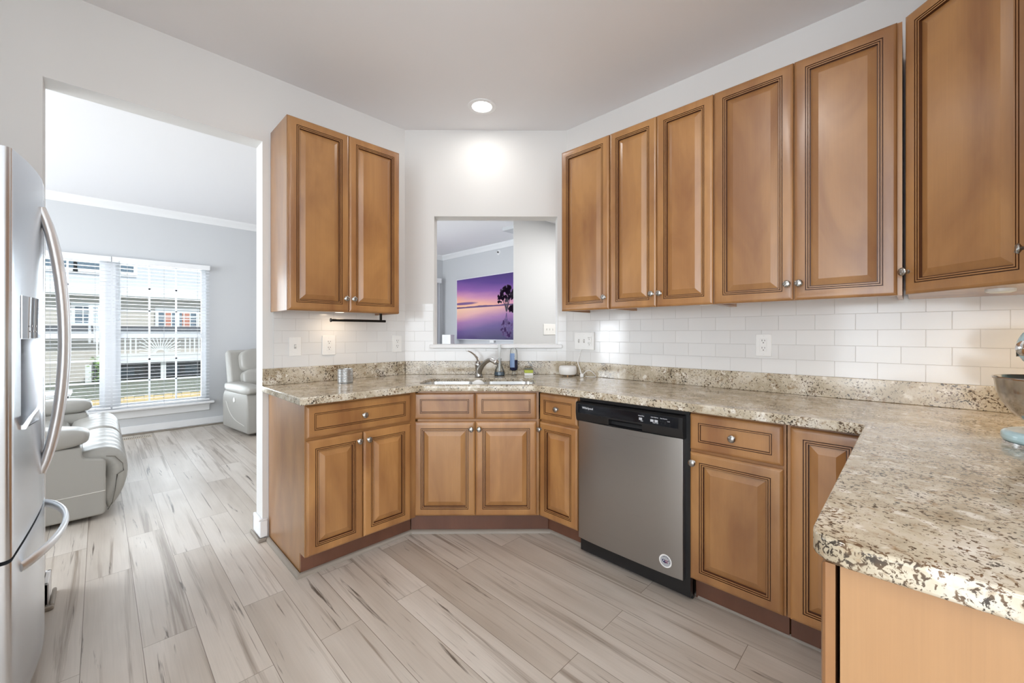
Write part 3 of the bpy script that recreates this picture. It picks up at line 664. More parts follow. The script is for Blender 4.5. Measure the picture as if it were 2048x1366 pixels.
# ------------------------------------------------------------------ puck lights and recessed lights
warm = emit('warm_led', (1, .86, .70, 1), 1.6); cool = plain('puck_diffuser', lin(240, 238, 230), .4)
def puck(x, y, z, label, on=True, e=4):
    t = thing('puck_light', (x, y, z), 0, label, 'light', 'puck lights under the wall cabinets')
    MB().lathe([(0, -.012), (.028, -.012), (.0345, -.009), (.035, 0), (0, 0)], 28).build('housing', M['plastic'], t)
    MB().lathe([(0, -.0135), (.024, -.0135), (.026, -.0122), (0, -.0122)], 28).build('lens', warm if on else cool, t)
    if on:
        l = lamp('puck_lamp', 'AREA', (0, 0, -.018), (0, 0, 0), e, (1, .78, .55), .05); l.parent = t
puck(1.075, 2.60, 1.370, 'white puck light under the left wall cabinet', True, .45)
puck(2.32, .80, 1.390, 'unlit white puck light under the long run of wall cabinets', False)
puck(2.10, -.21, 1.372, 'unlit white puck light under the angled corner cabinet', False)
puck(2.14, -.40, 1.371, 'warm lit puck light under the corner cabinet above the mixer', True, 1.7)
lensm = emit('lamp_lens', (1, .97, .93, 1), 9)
def can(x, y, label, e):
    t = thing('recessed_light', (x, y, CEIL), 0, label, 'ceiling light', 'recessed ceiling lights')
    MB().lathe([(.066, -.001), (.068, -.004), (.085, -.006), (.095, -.004), (.096, 0), (.066, 0)], 40).build('trim_ring', M['white'], t)
    MB().lathe([(0, -.003), (.066, -.003), (.066, -.0008), (0, -.0008)], 40).build('lens', lensm, t)
    l = lamp('downlight', 'AREA', (0, 0, -.012), (0, 0, 0), e, (1, .97, .93), .13); l.parent = t
can(1.827, 2.085, 'lit recessed ceiling light in front of the diagonal wall', 2.1)
can(.75, .55, 'recessed ceiling light over the middle of the kitchen floor', 8)
can(-.6, -.3, 'recessed ceiling light behind the camera near the fridge', 9)
can(-1.5, 1.25, 'recessed ceiling light beside the fridge wall', 15)
can(4.5, 2.4, 'added fill light in the hall ceiling beyond the pass-through', 46)  # unseen fixture added to brighten the hall wall end
can(3.2, 4.9, 'added fill light in the living room ceiling before the television', 8)  # unseen fixture added to lift the living room brightness

# ------------------------------------------------------------------ dishwasher (local frame, facing -X)
t = thing('dishwasher', (1.848, 1.318, 0), -pi / 2, 'stainless dishwasher with black control panel under the right counter', 'dishwasher')
MB().box((.0, .04, .02), (.600, .62, .868)).build('tub', M['black'], t)
mb = MB(); n = 12; vs = []; w0, w1 = .006, .578
for i in range(n + 1):
    u = i / n; xx = w0 + (w1 - w0) * u; yy = .010 - .010 * (1 - (2 * u - 1) ** 4)
    for z in (.100, .744): vs.append((xx, yy, z))
k = len(vs); vs += [(v[0], .045, v[2]) for v in vs]; fs = []
for i in range(n): fs += [[2 * i, 2 * i + 2, 2 * i + 3, 2 * i + 1], [k + 2 * i + 1, k + 2 * i + 3, k + 2 * i + 2, k + 2 * i], [2 * i, k + 2 * i, k + 2 * i + 2, 2 * i + 2], [2 * i + 1, 2 * i + 3, k + 2 * i + 3, k + 2 * i + 1]]
fs += [[0, 1, k + 1, k], [2 * n, k + 2 * n, k + 2 * n + 1, 2 * n + 1]]
mb.add(vs, fs); dp = mb.build('door_panel', M['steel'], t, bevel=.0015)
# control panel with finger pocket
px0, px1 = .20, .385
mb = MB(); prof = [(.045, .742), (.010, .742), (.002, .752), (-.004, .79), (-.002, .840), (.006, .848), (.045, .850)]
mb.prism(prof, -.004, px0, axis='x'); mb.prism(prof, px1, .582, axis='x')
prof2 = [(.045, .742), (.012, .742), (.006, .745), (.004, .748), (.024, .752), (.030, .768), (.022, .778), (-.003, .781), (-.004, .79), (-.002, .840), (.006, .848), (.045, .850)]
mb.prism(prof2, px0, px1, axis='x'); cp = mb.build('control_panel', M['black'], t)
mb = MB(); mb.prism([(-.0055, .790), (-.0035, .790), (-.0018, .838), (-.0038, .838)], .012, .562, axis='x'); mb.build('display_strip', M['blackgloss'], cp)
mb = MB(); tx = lambda x, z: Matrix.Translation((x, -.0052, z)) @ Matrix.Rotation(pi / 2, 4, 'X')
mb.text('Whirlpool', .0165, tx(.040, .815)); mb.build('logo', M['ink'], cp)
mb = MB()
for x_, z_, w_, s_ in ((.368, .822, 0, 'Heated Dry'), (.432, .824, 0, 'Cycle Options'), (.478, .824, 0, 'Start Resume'), (.512, .814, 0, 'Lock'), (.380, .798, 0, 'Hold'), (.442, .798, 0, 'Hold 3 sec')): mb.text(s_, .0062, tx(x_, z_))
for x_ in (.372, .430, .451): 
    for zz in (.804, .808, .812): mb.box((x_, -.0064, zz), (x_ + .016, -.0052, zz + .0026))
for x_ in (.476, .496):
    for i in range(6):
        a = i * pi / 3; mb.box((-.0065, 0, -.0007), (.0065, .001, .0007), mat=Matrix.Translation((x_ + .006, -.0062, .808)) @ Matrix.Rotation(a, 4, 'Y'))
mb.build('button_markings', M['ink'], cp)
MB().box((px0 + .005, -.0065, .748), (px0 + .05, -.004, .752)).build('pocket_lip', M['black'], cp)
MB().box((.0, .07, .0), (.600, .085, .10)).build('kick_plate', M['black'], t)
MB().box((.0, .03, .852), (.600, .045, .872)).build('top_strip', M['black'], t)
MB().box((.0, .025, .8725), (.600, .045, .8757)).build('bright_strip', M['aluminium'], t)
# round sticker: white disc, lettering, flag-coloured map
sxx, szz = .500, .163
mrot = Matrix.Translation((sxx, .0028, szz)) @ Matrix.Rotation(pi / 2, 4, 'X')
mb = MB().lathe([(0, 0), (.030, 0), (.030, .0012), (0, .0012)], 40, 0, mat=mrot)
mb.lathe([(.0235, .0012), (.0245, .0012), (.0245, .0015), (.0235, .0015)], 40, 1, mat=mrot)
for i, ch in enumerate('AMERICA'):
    a = R(118 - i * 21); mb.text(ch, .0105, mrot @ Matrix.Translation((.0205 * cos(a), .0205 * sin(a), .0013)) @ Matrix.Rotation(a - pi / 2, 4, 'Z') @ Matrix.Translation((0, -.003, 0)), 2, 'CENTER', .0003)
us = [(-.019, .008), (-.014, .010), (-.002, .009), (.002, .007), (.008, .008), (.013, .006), (.018, .011), (.020, .009), (.016, .003), (.013, -.002), (.012, -.005), (.014, -.011), (.011, -.008), (.004, -.007), (-.001, -.012), (-.004, -.009), (-.009, -.008), (-.015, -.004), (-.019, .001)]
mb.prism([(p[0] * .8, p[1] * .8 - .002) for p in us], .0012, .0016, 3, mat=mrot)
for k_, zc in enumerate((.0035, -.0005, -.0045)): mb.box((-.002, -.0007 + zc, .0016), (.0125, .0007 + zc, .0019), 4 if k_ != 1 else 0, mat=mrot)
mb.lathe([(0, .0016), (.0028, .0016), (.0028, .0019), (0, .0019)], 5, 0, mat=mrot @ Matrix.Translation((-.008, .001, 0)))
mb.build('sticker', [M['plastic'], plain('sticker_ring', lin(170, 172, 176), .4), plain('sticker_ink', lin(50, 50, 66), .5), plain('sticker_navy', lin(34, 40, 84), .5), plain('sticker_red', lin(176, 46, 54), .5)], dp)['label'] = 'round white sticker with a flag-coloured map'

# ------------------------------------------------------------------ refrigerator (world coordinates, root at base)
FX, FY0, FY1, FYC, FH = -.19, 1.952, 2.712, 2.332, 1.79
t = thing('refrigerator', (-.55, FYC, 0), 0, 'stainless french-door refrigerator at the left edge, bowed handles and water dispenser', 'refrigerator')
fo = Matrix.Translation((.55, -FYC, 0))
MB().box((-.93, FY0 + .006, .03), (-.255, FY1 - .004, 1.765), mat=fo).build('body', plain('grey_side_panel', lin(150, 152, 154), .45), t, bevel=.006)
mb = MB()
for yy in (FY0 + .04, FY1 - .04):
    for xx in (-.88, -.30): mb.box((xx - .02, yy - .02, 0), (xx + .02, yy + .02, .03), mat=fo)
mb.build('feet', M['black'], t)
HW = (FY1 - FY0) / 2
def fx(y): u = (y - FYC) / HW; return FX + .042 * (1 - u * u)
def zs(y): u = (y - FYC) / HW; return .535 + .055 * (1 - u * u)
def bowed(y0, y1, zb, zt, hole=None, n=14):
    """bowed door panel with optional rectangular hole (y0,y1,z0,z1), zb / zt functions of y"""
    ys = [y0 + (y1 - y0) * i / n for i in range(n + 1)]
    if hole: ys = sorted(set(ys + [hole[0], hole[1]]))
    mb = MB(); r = .012
    def face(ya, yb, za, zb_, xa, xb): mb.add([(xa, ya, za[0]), (xb, yb, za[1]), (xb, yb, zb_[1]), (xa, ya, zb_[0])], [(0, 1, 2, 3)], mat=fo)
    def X(y):
        e = min(y - y0, y1 - y); x = fx(y)
        return x - (r - sqrt(max(r * r - (r - e) ** 2, 0)) if e < r else 0)
    ys = sorted(set(ys + [y0 + r * (1 - cos(R(a))) for a in (30, 60, 90)] + [y1 - r * (1 - cos(R(a))) for a in (30, 60, 90)]))
    xb = -.253
    for a, b in zip(ys[:-1], ys[1:]):
        if b - a < 1e-6: continue
        segs = [(zb, zt)]
        if hole and a >= hole[0] - 1e-6 and b <= hole[1] + 1e-6: segs = [(zb, lambda y: hole[2]), (lambda y: hole[3], zt)]
        for q0, q1 in segs: face(a, b, (q0(a), q0(b)), (q1(a), q1(b)), X(a), X(b))
        mb.add([(X(a), a, zt(a)), (X(b), b, zt(b)), (xb, b, zt(b)), (xb, a, zt(a))], [(0, 1, 2, 3)], mat=fo)
        mb.add([(X(a), a, zb(a)), (X(b), b, zb(b)), (xb, b, zb(b)), (xb, a, zb(a))], [(3, 2, 1, 0)], mat=fo)
    for yy in (y0, y1): mb.add([(X(yy), yy, zb(yy)), (X(yy), yy, zt(yy)), (xb, yy, zt(yy)), (xb, yy, zb(yy))], [(0, 1, 2, 3)], mat=fo)
    if hole:
        h0, h1, z0, z1 = hole; d = -.235
        mb.add([(X(h0), h0, z0), (X(h1), h1, z0), (X(h1), h1, z1), (X(h0), h0, z1), (d, h0, z0), (d, h1, z0), (d, h1, z1), (d, h0, z1)], [(0, 1, 5, 4), (1, 2, 6, 5), (2, 3, 7, 6), (3, 0, 4, 7), (4, 5, 6, 7)], mat=fo)
    bm = bmesh.new(); vv = [bm.verts.new(p) for p in mb.v]
    for f in mb.f: bm.faces.new([vv[i] for i in f])
    bmesh.ops.remove_doubles(bm, verts=bm.verts, dist=1e-5); bm.verts.index_update()
    out = MB(); out.add([tuple(v.co) for v in bm.verts], [[v.index for v in f.verts] for f in bm.faces]); bm.free()
    return out
DH = (2.025, 2.232, .915, 1.205)
d1 = bowed(FY0, FYC - .003, zs, lambda y: FH, DH).build('door', M['fridge'], t)
d2 = bowed(FYC + .003, FY1, zs, lambda y: FH).build('door', M['fridge'], t)
d3 = bowed(FY0, FY1, lambda y: .055, lambda y: zs(y) - .012).build('freezer_drawer', M['fridge'], t)
MB().box((-.257, FY0 + .012, .05), (-.2465, FY1 - .012, 1.77), mat=fo).build('gasket', M['rubber'], t)
MB().box((-.30, FY0 + .01, .012), (-.215, FY1 - .01, .050), mat=fo).build('toe_grille', M['black'], t)
for yy in (FY0 + .05, FY1 - .05): MB().box((-.34, yy - .03, 1.766), (-.215, yy + .03, 1.806), mat=fo).build('hinge_cover', plain('hinge_grey', lin(120, 122, 124), .4), t, bevel=.008)
# dispenser
mb = MB(); vs = []
ys = [DH[0] + (DH[1] - DH[0]) * i / 8 for i in range(9)]
for yy in ys: vs += [(fx(yy) + .0006, yy, 1.207), (fx(yy) + .0006, yy, 1.345)]
k = len(vs); vs += [(v[0] + .0022, v[1], v[2]) for v in vs]
fs = [[k + 2 * i, k + 2 * i + 2, k + 2 * i + 3, k + 2 * i + 1] for i in range(8)] + [[0, 1, k + 1, k], [16, k + 16, k + 17, 17]] + [[2 * i + 1, 2 * i + 3, k + 2 * i + 3, k + 2 * i + 1] for i in range(8)] + [[2 * i, k + 2 * i, k + 2 * i + 2, 2 * i + 2] for i in range(8)]
mb.add(vs, fs, mat=fo); mb.build('display_glass', plain('display_mirror', (.60, .63, .66, 1), .05, 1), d1)
mb = MB()
for i, (yy, zz) in enumerate([(2.09, 1.245), (2.115, 1.245), (2.14, 1.245), (2.165, 1.245), (2.10, 1.228), (2.13, 1.228), (2.16, 1.228)]):
    mb.box((fx(yy) + .0026, yy - .008, zz), (fx(yy) + .0034, yy + .006, zz + .007 if i % 2 else zz + .004), mat=fo)
mb.build('display_icons', M['ink'], d1)
MB().prism([(-.234, .916), (-.165, .916), (-.150, .955), (-.158, .957), (-.172, .930), (-.234, .930)], DH[0] + .002, DH[1] - .002, axis='y', mat=fo).build('drip_tray', M['fridge'], d1)
MB().tube([(-.205, 2.13, 1.204), (-.205, 2.13, 1.165), (-.198, 2.13, 1.15)], .014, 14, mat=fo).build('spout', plain('spout_grey', lin(110, 112, 116), .4), d1)
def bow_handle(y, z0, z1, dep, parent):
    n = 22; pts = []
    for i in range(n + 1):
        u = i / n; pts.append((fx(y) - .004 + dep * (1 - (2 * u - 1) ** 2) ** .82, y, z0 + (z1 - z0) * u))
    mb = MB().tube(pts, .0150, 14, flat=1.2, up=(0, 1, 0), mat=fo)
    return mb.build('handle', M['handle'], parent)
bow_handle(2.285, .712, 1.685, .058, d1); bow_handle(2.379, .712, 1.685, .060, d2)
n = 24; pts = []
for i in range(n + 1):
    u = i / n; yy = 2.03 + .60 * u; b = (1 - (2 * u - 1) ** 2) ** .75
    pts.append((fx(yy) - .003 + .060 * b, yy, .475 + .03 * u + .014 * b))
MB().tube(pts, .0165, 14, flat=.55, up=(1, 0, 0), mat=fo).build('handle', M['handle'], d3)

# ------------------------------------------------------------------ stand mixer in the corner (local: +x to the front)
t = thing('stand_mixer', (1.833, -.298, CT), 3 * pi / 4, 'pale blue stand mixer with steel bowl, cut off by the right picture edge', 'mixer')
def rr(x0, x1, y0, y1, r, n=8):
    p = []
    for (cx, cy, b) in ((x0 + r, y0 + r, 180), (x1 - r, y0 + r, 270), (x1 - r, y1 - r, 0), (x0 + r, y1 - r, 90)): p += arc(cx, cy, r, b, b + 90, n)
    return p
MB().prism(rr(-.235, .118, -.108, .108, .106), .004, .036).build('base', M['mint'], t, bevel=.012, seg=4)
MB().prism(rr(-.233, .1155, -.1055, .1055, .104), 0.0, .006).build('base_band', M['chrome'], t)
MB().lathe([(0, .036), (.052, .036), (.052, .044), (.046, .05), (0, .05)], 32).build('bowl_clamp', M['chrome'], t)
bw = MB().lathe([(r_ * 1.03, .05 + (z_ - .052) * .94) for r_, z_ in [(0, .052), (.040, .053), (.062, .066), (.085, .090), (.103, .122), (.113, .155), (.117, .192), (.1185, .194), (.1205, .192), (.121, .1955), (.1195, .198), (.1165, .197), (.111, .157), (.101, .124), (.083, .093), (.060, .070), (0, .058)]], 56, mat=Matrix.Translation((.012, 0, 0))).build('bowl', steel_mat('bowl_steel', (.56, .545, .52, 1), .14, (3, 3, 60)), t)
ha = R(52)
hm = Matrix.Translation((.014, 0, -.004)) @ Matrix.Rotation(ha, 4, 'Z')
MB().tube(bez([(.1185, 0, .188), (.140, 0, .184), (.168, 0, .176), (.176, 0, .160), (.172, 0, .110), (.166, 0, .096), (.140, 0, .094), (.090, 0, .092)], 6), .003, 8, mat=hm).build('bowl_handle', M['nickel'], bw)
MB().prism(rr(-.22, -.125, -.055, .055, .045), .03, .25).build('neck', M['mint'], t, bevel=.015, seg=3)
vs = []; fs = []; prof = [(-.235, .01), (-.225, .05), (-.19, .068), (-.10, .073), (0, .070), (.05, .064), (.075, .054), (.086, .038), (.089, .0)]; n = 24
hd = MB()
for xx, rr_ in prof:
    for q in range(n): a = 2 * pi * q / n; vs.append((xx, rr_ * cos(a) * .92, .272 + rr_ * sin(a)))
for i in range(len(prof) - 1):
    for q in range(n): w = (q + 1) % n; fs.append([i * n + q, i * n + w, (i + 1) * n + w, (i + 1) * n + q])
fs.append(list(range(n)))
hd.add(vs, fs); hd.lathe([(0, 0), (.030, 0), (.033, .05), (.036, .06), (0, .06)], 24, mat=Matrix.Translation((.0, 0, .204)))
hd.build('head', M['mint'], t)
mb = MB(); vs = []
for xx, ra in ((-.20, .0662), (-.10, .0736), (0, .0708), (.045, .0658), (.074, .0548)):
    for zz in (-.012, .012): vs.append((xx, sqrt(max(ra * ra - zz * zz, 0)) * .92 + .001, .256 + zz))
mb.add(vs, [[2 * i, 2 * i + 2, 2 * i + 3, 2 * i + 1] for i in range(4)])
mb.add([(v[0], -v[1], v[2]) for v in vs], [[2 * i, 2 * i + 1, 2 * i + 3, 2 * i + 2] for i in range(4)])
mb.build('trim_band', M['aluminium'], t)
mb = MB().text('KitchenAid', .020, Matrix.Translation((.064, .0615, .250)) @ Matrix.Rotation(R(172), 4, 'Z') @ Matrix.Rotation(pi / 2, 4, 'X'), 0, 'LEFT'); mb.build('lettering', plain('mixer_lettering', lin(60, 60, 66), .4), t)
MB().lathe([(0, 0), (.022, 0), (.022, .010), (.018, .013), (.018, .018), (.022, .021), (.021, .028), (.012, .032), (0, .033)], 32, mat=Matrix.Translation((.086, 0, .269)) @ Matrix.Rotation(pi / 2, 4, 'Y')).build('hub_knob', M['chrome'], t)
MB().tube([(0, 0, .21), (0, 0, .10)], .008, 12).build('beater_shaft', M['chrome'], t)

# ------------------------------------------------------------------ living room: window, blinds
mb = MB(); fr = .045; yy0, yy1 = 6.76, 6.80
mid0, mid1 = .045, .136
for a, b in ((WX0, mid0), (mid1, WX1)):
    mb.box((a, yy0, WZ0), (a + fr, yy1, WZ1)); mb.box((b - fr, yy0, WZ0), (b, yy1, WZ1)); mb.box((a + fr, yy0, WZ0), (b - fr, yy1, WZ0 + fr)); mb.box((a + fr, yy0, WZ1 - fr), (b - fr, yy1, WZ1))
    mb.box((a + fr, yy0 - .005, 1.165), (b - fr, yy1, 1.222))
    for k in (1, 2):
        xx = a + fr + (b - a - 2 * fr) * k / 3; mb.box((xx - .009, yy0 + .012, WZ0 + fr), (xx + .009, yy1 - .012, WZ1 - fr))
    for z0, z1 in ((WZ0 + fr, 1.165), (1.222, WZ1 - fr)):
        for k in (1, 2): zz = z0 + (z1 - z0) * k / 3; mb.box((a + fr, yy0 + .012, zz - .009), (b - fr, yy1 - .012, zz + .009))
mb.box((mid0, 6.715, WZ0), (mid1, 6.82, WZ1))
win = struct('window_1', mb, M['white'], 'twin double-hung white window in the living room')
MB().box((WX0 + .03, 6.778, WZ0 + .03), (WX1 - .03, 6.782, WZ1 - .03)).build('pane', M['glass'], win)
mb = MB(); mb.box((WX0 - .09, 6.60, .305), (WX1 + .075, 6.755, .333)); mb.box((WX0 - .05, 6.682, .205), (WX1 + .035, 6.699, .303)); mb.box((WX0 - .055, 6.668, .285), (WX1 + .04, 6.683, .304))
struct('trim_window_sill', mb, M['white'], bevel=.005)
def blind(x0, x1, label):
    t = thing('window_blind', ((x0 + x1) / 2, 6.655, 2.118), 0, label, 'blind', 'white slatted blinds on the living room window')
    w = (x1 - x0) / 2
    MB().box((-w, -.032, -.062), (w, .034, 0)).build('headrail', M['white'], t, bevel=.003)
    mb = MB(); n = 40; pitch = (2.118 - .062 - .375) / n
    for i in range(n):
        z = -.085 - i * pitch; mb.box((-w + .006, -.024, -.0015), (w - .006, .024, .0015), mat=Matrix.Translation((0, 0, z)) @ Matrix.Rotation(R(-3), 4, 'X'))
    mb.build('slats', M['blind'], t)
    MB().box((-w + .004, -.026, .345 - 2.118), (w - .004, .026, .365 - 2.118)).build('bottom_rail', M['white'], t, bevel=.003)
    mb = MB()
    for f in (-.72, 0, .72):
        for yy in (-.027, .027): mb.tube([(f * w, yy, -.06), (f * w, yy, .35 - 2.118)], .0011, 6)
    mb.build('ladder_cords', plain('blind_cord', lin(170, 172, 174), .7), t)
    MB().tube([(-w + .06, -.036, -.05), (-w + .06, -.036, -.75)], .0035, 8).build('wand', M['clear'], t)
blind(WX0 - .045, .098, 'white slatted blind on the left half of the window, partly behind the fridge handle'); blind(.104, WX1 + .03, 'white slatted blind on the right half of the living room window')

# recliner sofa seen end-on (world coords): base, arms, seats, reclined backs
t = thing('reclining_sofa', (-.45, 4.7, 0), 0, 'light grey leather reclining sofa seen from its end, back fully reclined', 'sofa')
so = Matrix.Translation((.45, -4.7, 0))
pan = [(-1.0, .03), (.020, .03), (.031, .05), (.031, .375), (.020, .396), (-.066, .415), (-.078, .425), (-.080, .49), (-1.0, .49)]
for ya, yb in ((3.80, 4.02), (5.46, 5.68)):
    a = MB().prism(pan, ya, yb, axis='y', mat=so).build('arm', M['leather'], t, bevel=.012, seg=3)
    MB().pillow((-.52, (ya + yb) / 2, .548), (.475, .135, .075), .65, .35, 22, mat=so).build('arm_pad', M['leather'], a)
    MB().tube([(-.98, ya - .0012, .165), (.028, ya - .0012, .187)], .0022, 6, mat=so).build('stitching', M['stitch'], a)
MB().box((-.95, 4.02, .04), (-.02, 5.46, .30), mat=so).build('frame', M['leather'], t, bevel=.01)
for ya, yb in ((4.02, 4.74), (4.74, 5.46)):
    MB().pillow((-.58, (ya + yb) / 2, .37), (.40, (yb - ya) / 2 + .004, .10), .5, .25, 20, mat=so).build('seat_cushion', M['leather'], t)
def back(ya, yb):
    prof = [(-.20, .40), (-.13, .435), (-.06, .452), (.0, .462), (.055, .457), (.10, .430), (.130, .375), (.142, .31), (.138, .235), (.118, .155), (.085, .085), (.045, .035), (.032, .05), (.034, .16), (.036, .28), (.036, .36), (.0, .385), (-.10, .36)]
    n = 26; mb = MB(); vs = []; fs = []; k = len(prof); cx_, cz_ = .0, .33
    for i in range(n + 1):
        u = i / n; e = min(u, 1 - u) * (yb - ya); s = 1 if e > .07 else .86 + .14 * sqrt(max(0, 1 - (1 - e / .07) ** 2))
        wob = .004 * sin(u * 37) 
        for j, (x, z) in enumerate(prof):
            sx_ = s if x > -.12 else 1
            tuft = -.010 if abs(u - .5) < .02 and 1 < j < 11 else 0
            ww = wob if j in (3, 4, 5, 6, 7) else 0
            vs.append((cx_ + (x - cx_) * (sx_ + tuft * 2) + ww * .5, ya + (yb - ya) * u, cz_ + (z - cz_) * (s + tuft * 2) + ww))
    for i in range(n):
        for q in range(k): w = (q + 1) % k; fs.append([i * k + q, i * k + w, (i + 1) * k + w, (i + 1) * k + q])
    fs += [list(range(k)), [n * k + q for q in range(k)][::-1]]
    mb.add(vs, fs, mat=so); o = mb.build('back_cushion', M['leather'], t, sub=1, angle=80)
    MB().tube([(.032, ya + .004, .405), (.075, ya + .004, .395), (.112, ya + .003, .34), (.116, ya + .003, .29), (.085, ya + .004, .27), (.075, ya + .004, .17), (.062, ya + .004, .09), (.04, ya + .006, .045)], .003, 6, mat=so).build('seam', M['seam'], o)
    return o
back(3.83, 4.735); back(4.745, 5.64)
# recliner by the window
t = thing('recliner', (1.70, 6.02, 0), R(7), 'pale grey leather power recliner beside the doorway jamb, back to the window wall', 'recliner')
W2 = .46
sidep = [(-.40, .03), (-.36, .43), (-.34, .50), (.36, .50), (.41, .44), (.43, .36), (.42, .03)]
for sx_ in (-1, 1):
    a = MB().prism(sidep, sx_ * W2 - .07, sx_ * W2 + .07, axis='x').build('arm', M['leather'], t, bevel=.02, seg=3)
    MB().pillow((sx_ * W2, -.02, .545), (.088, .40, .065), .6, .35, 18).build('arm_pad', M['leather'], a)
    if sx_ < 0:
        MB().lathe([(0, 0), (.030, 0), (.032, .003), (.026, .006), (.024, .004), (0, .004)], 24, mat=Matrix.Translation((-W2 - .071, .02, .40)) @ Matrix.Rotation(-pi / 2, 4, 'Y')).build('power_button', M['plastic'], a)
        MB().tube(bez([(-W2 - .0715, .30, .36), (-W2 - .0715, .18, .24), (-W2 - .0715, .0, .16), (-W2 - .0715, -.30, .12)], 6), .0025, 6).build('stitching', M['stitch'], a)
MB().box((-W2 + .07, -.34, .06), (W2 - .07, .34, .34)).build('frame', M['leather'], t, bevel=.02)
MB().pillow((0, -.08, .42), (W2 - .07, .38, .11), .5, .3).build('seat_cushion', M['leather'], t)
MB().pillow((0, -.43, .24), (W2 - .075, .07, .20), .5, .3).build('footrest', M['leather'], t)
bk = Matrix.Translation((0, .30, .45)) @ Matrix.Rotation(R(-14), 4, 'X')
b_ = MB().prism([(-.045, 0), (.11, 0), (.10, .55), (.03, .575), (-.035, .56)], -W2 - .02, W2 + .02, axis='x', mat=bk).build('backrest', M['leather'], t, bevel=.03, seg=3)
MB().pillow((0, -.06, .40), (W2 - .09, .085, .165), .5, .35, mat=bk).build('head_cushion', M['leather'], b_)
MB().pillow((0, -.085, .16), (W2 - .09, .085, .13), .5, .35, mat=bk).build('lumbar_cushion', M['leather'], b_)
# little side table beyond the sofa
t = thing('side_table', (-.42, 6.15, 0), 0, 'small white side table beyond the sofa under the window', 'table')
MB().box((-.22, -.2, .60), (.22, .2, .625)).build('top', M['white'], t, bevel=.003)
for sx_ in (-1, 1):
    for sy_ in (-1, 1): MB().box((sx_ * .18 - .015, sy_ * .16 - .015, 0), (sx_ * .18 + .015, sy_ * .16 + .015, .60)).build('leg', M['black'], t)
# floor register
t = thing('floor_register', (.29, 6.47, 0), 0, 'small beige floor vent grille under the window', 'vent')
MB().box((-.15, -.055, 0), (.15, .055, .004)).build('plate', plain('vent_beige', lin(206, 194, 176), .5), t, bevel=.001)
mb = MB()
for i in range(18):
    for j in range(2): mb.box((-.135 + i * .0155, -.04 + j * .042, .004), (-.128 + i * .0155, -.004 + j * .042, .0046))
mb.build('slots', M['slot'], t)

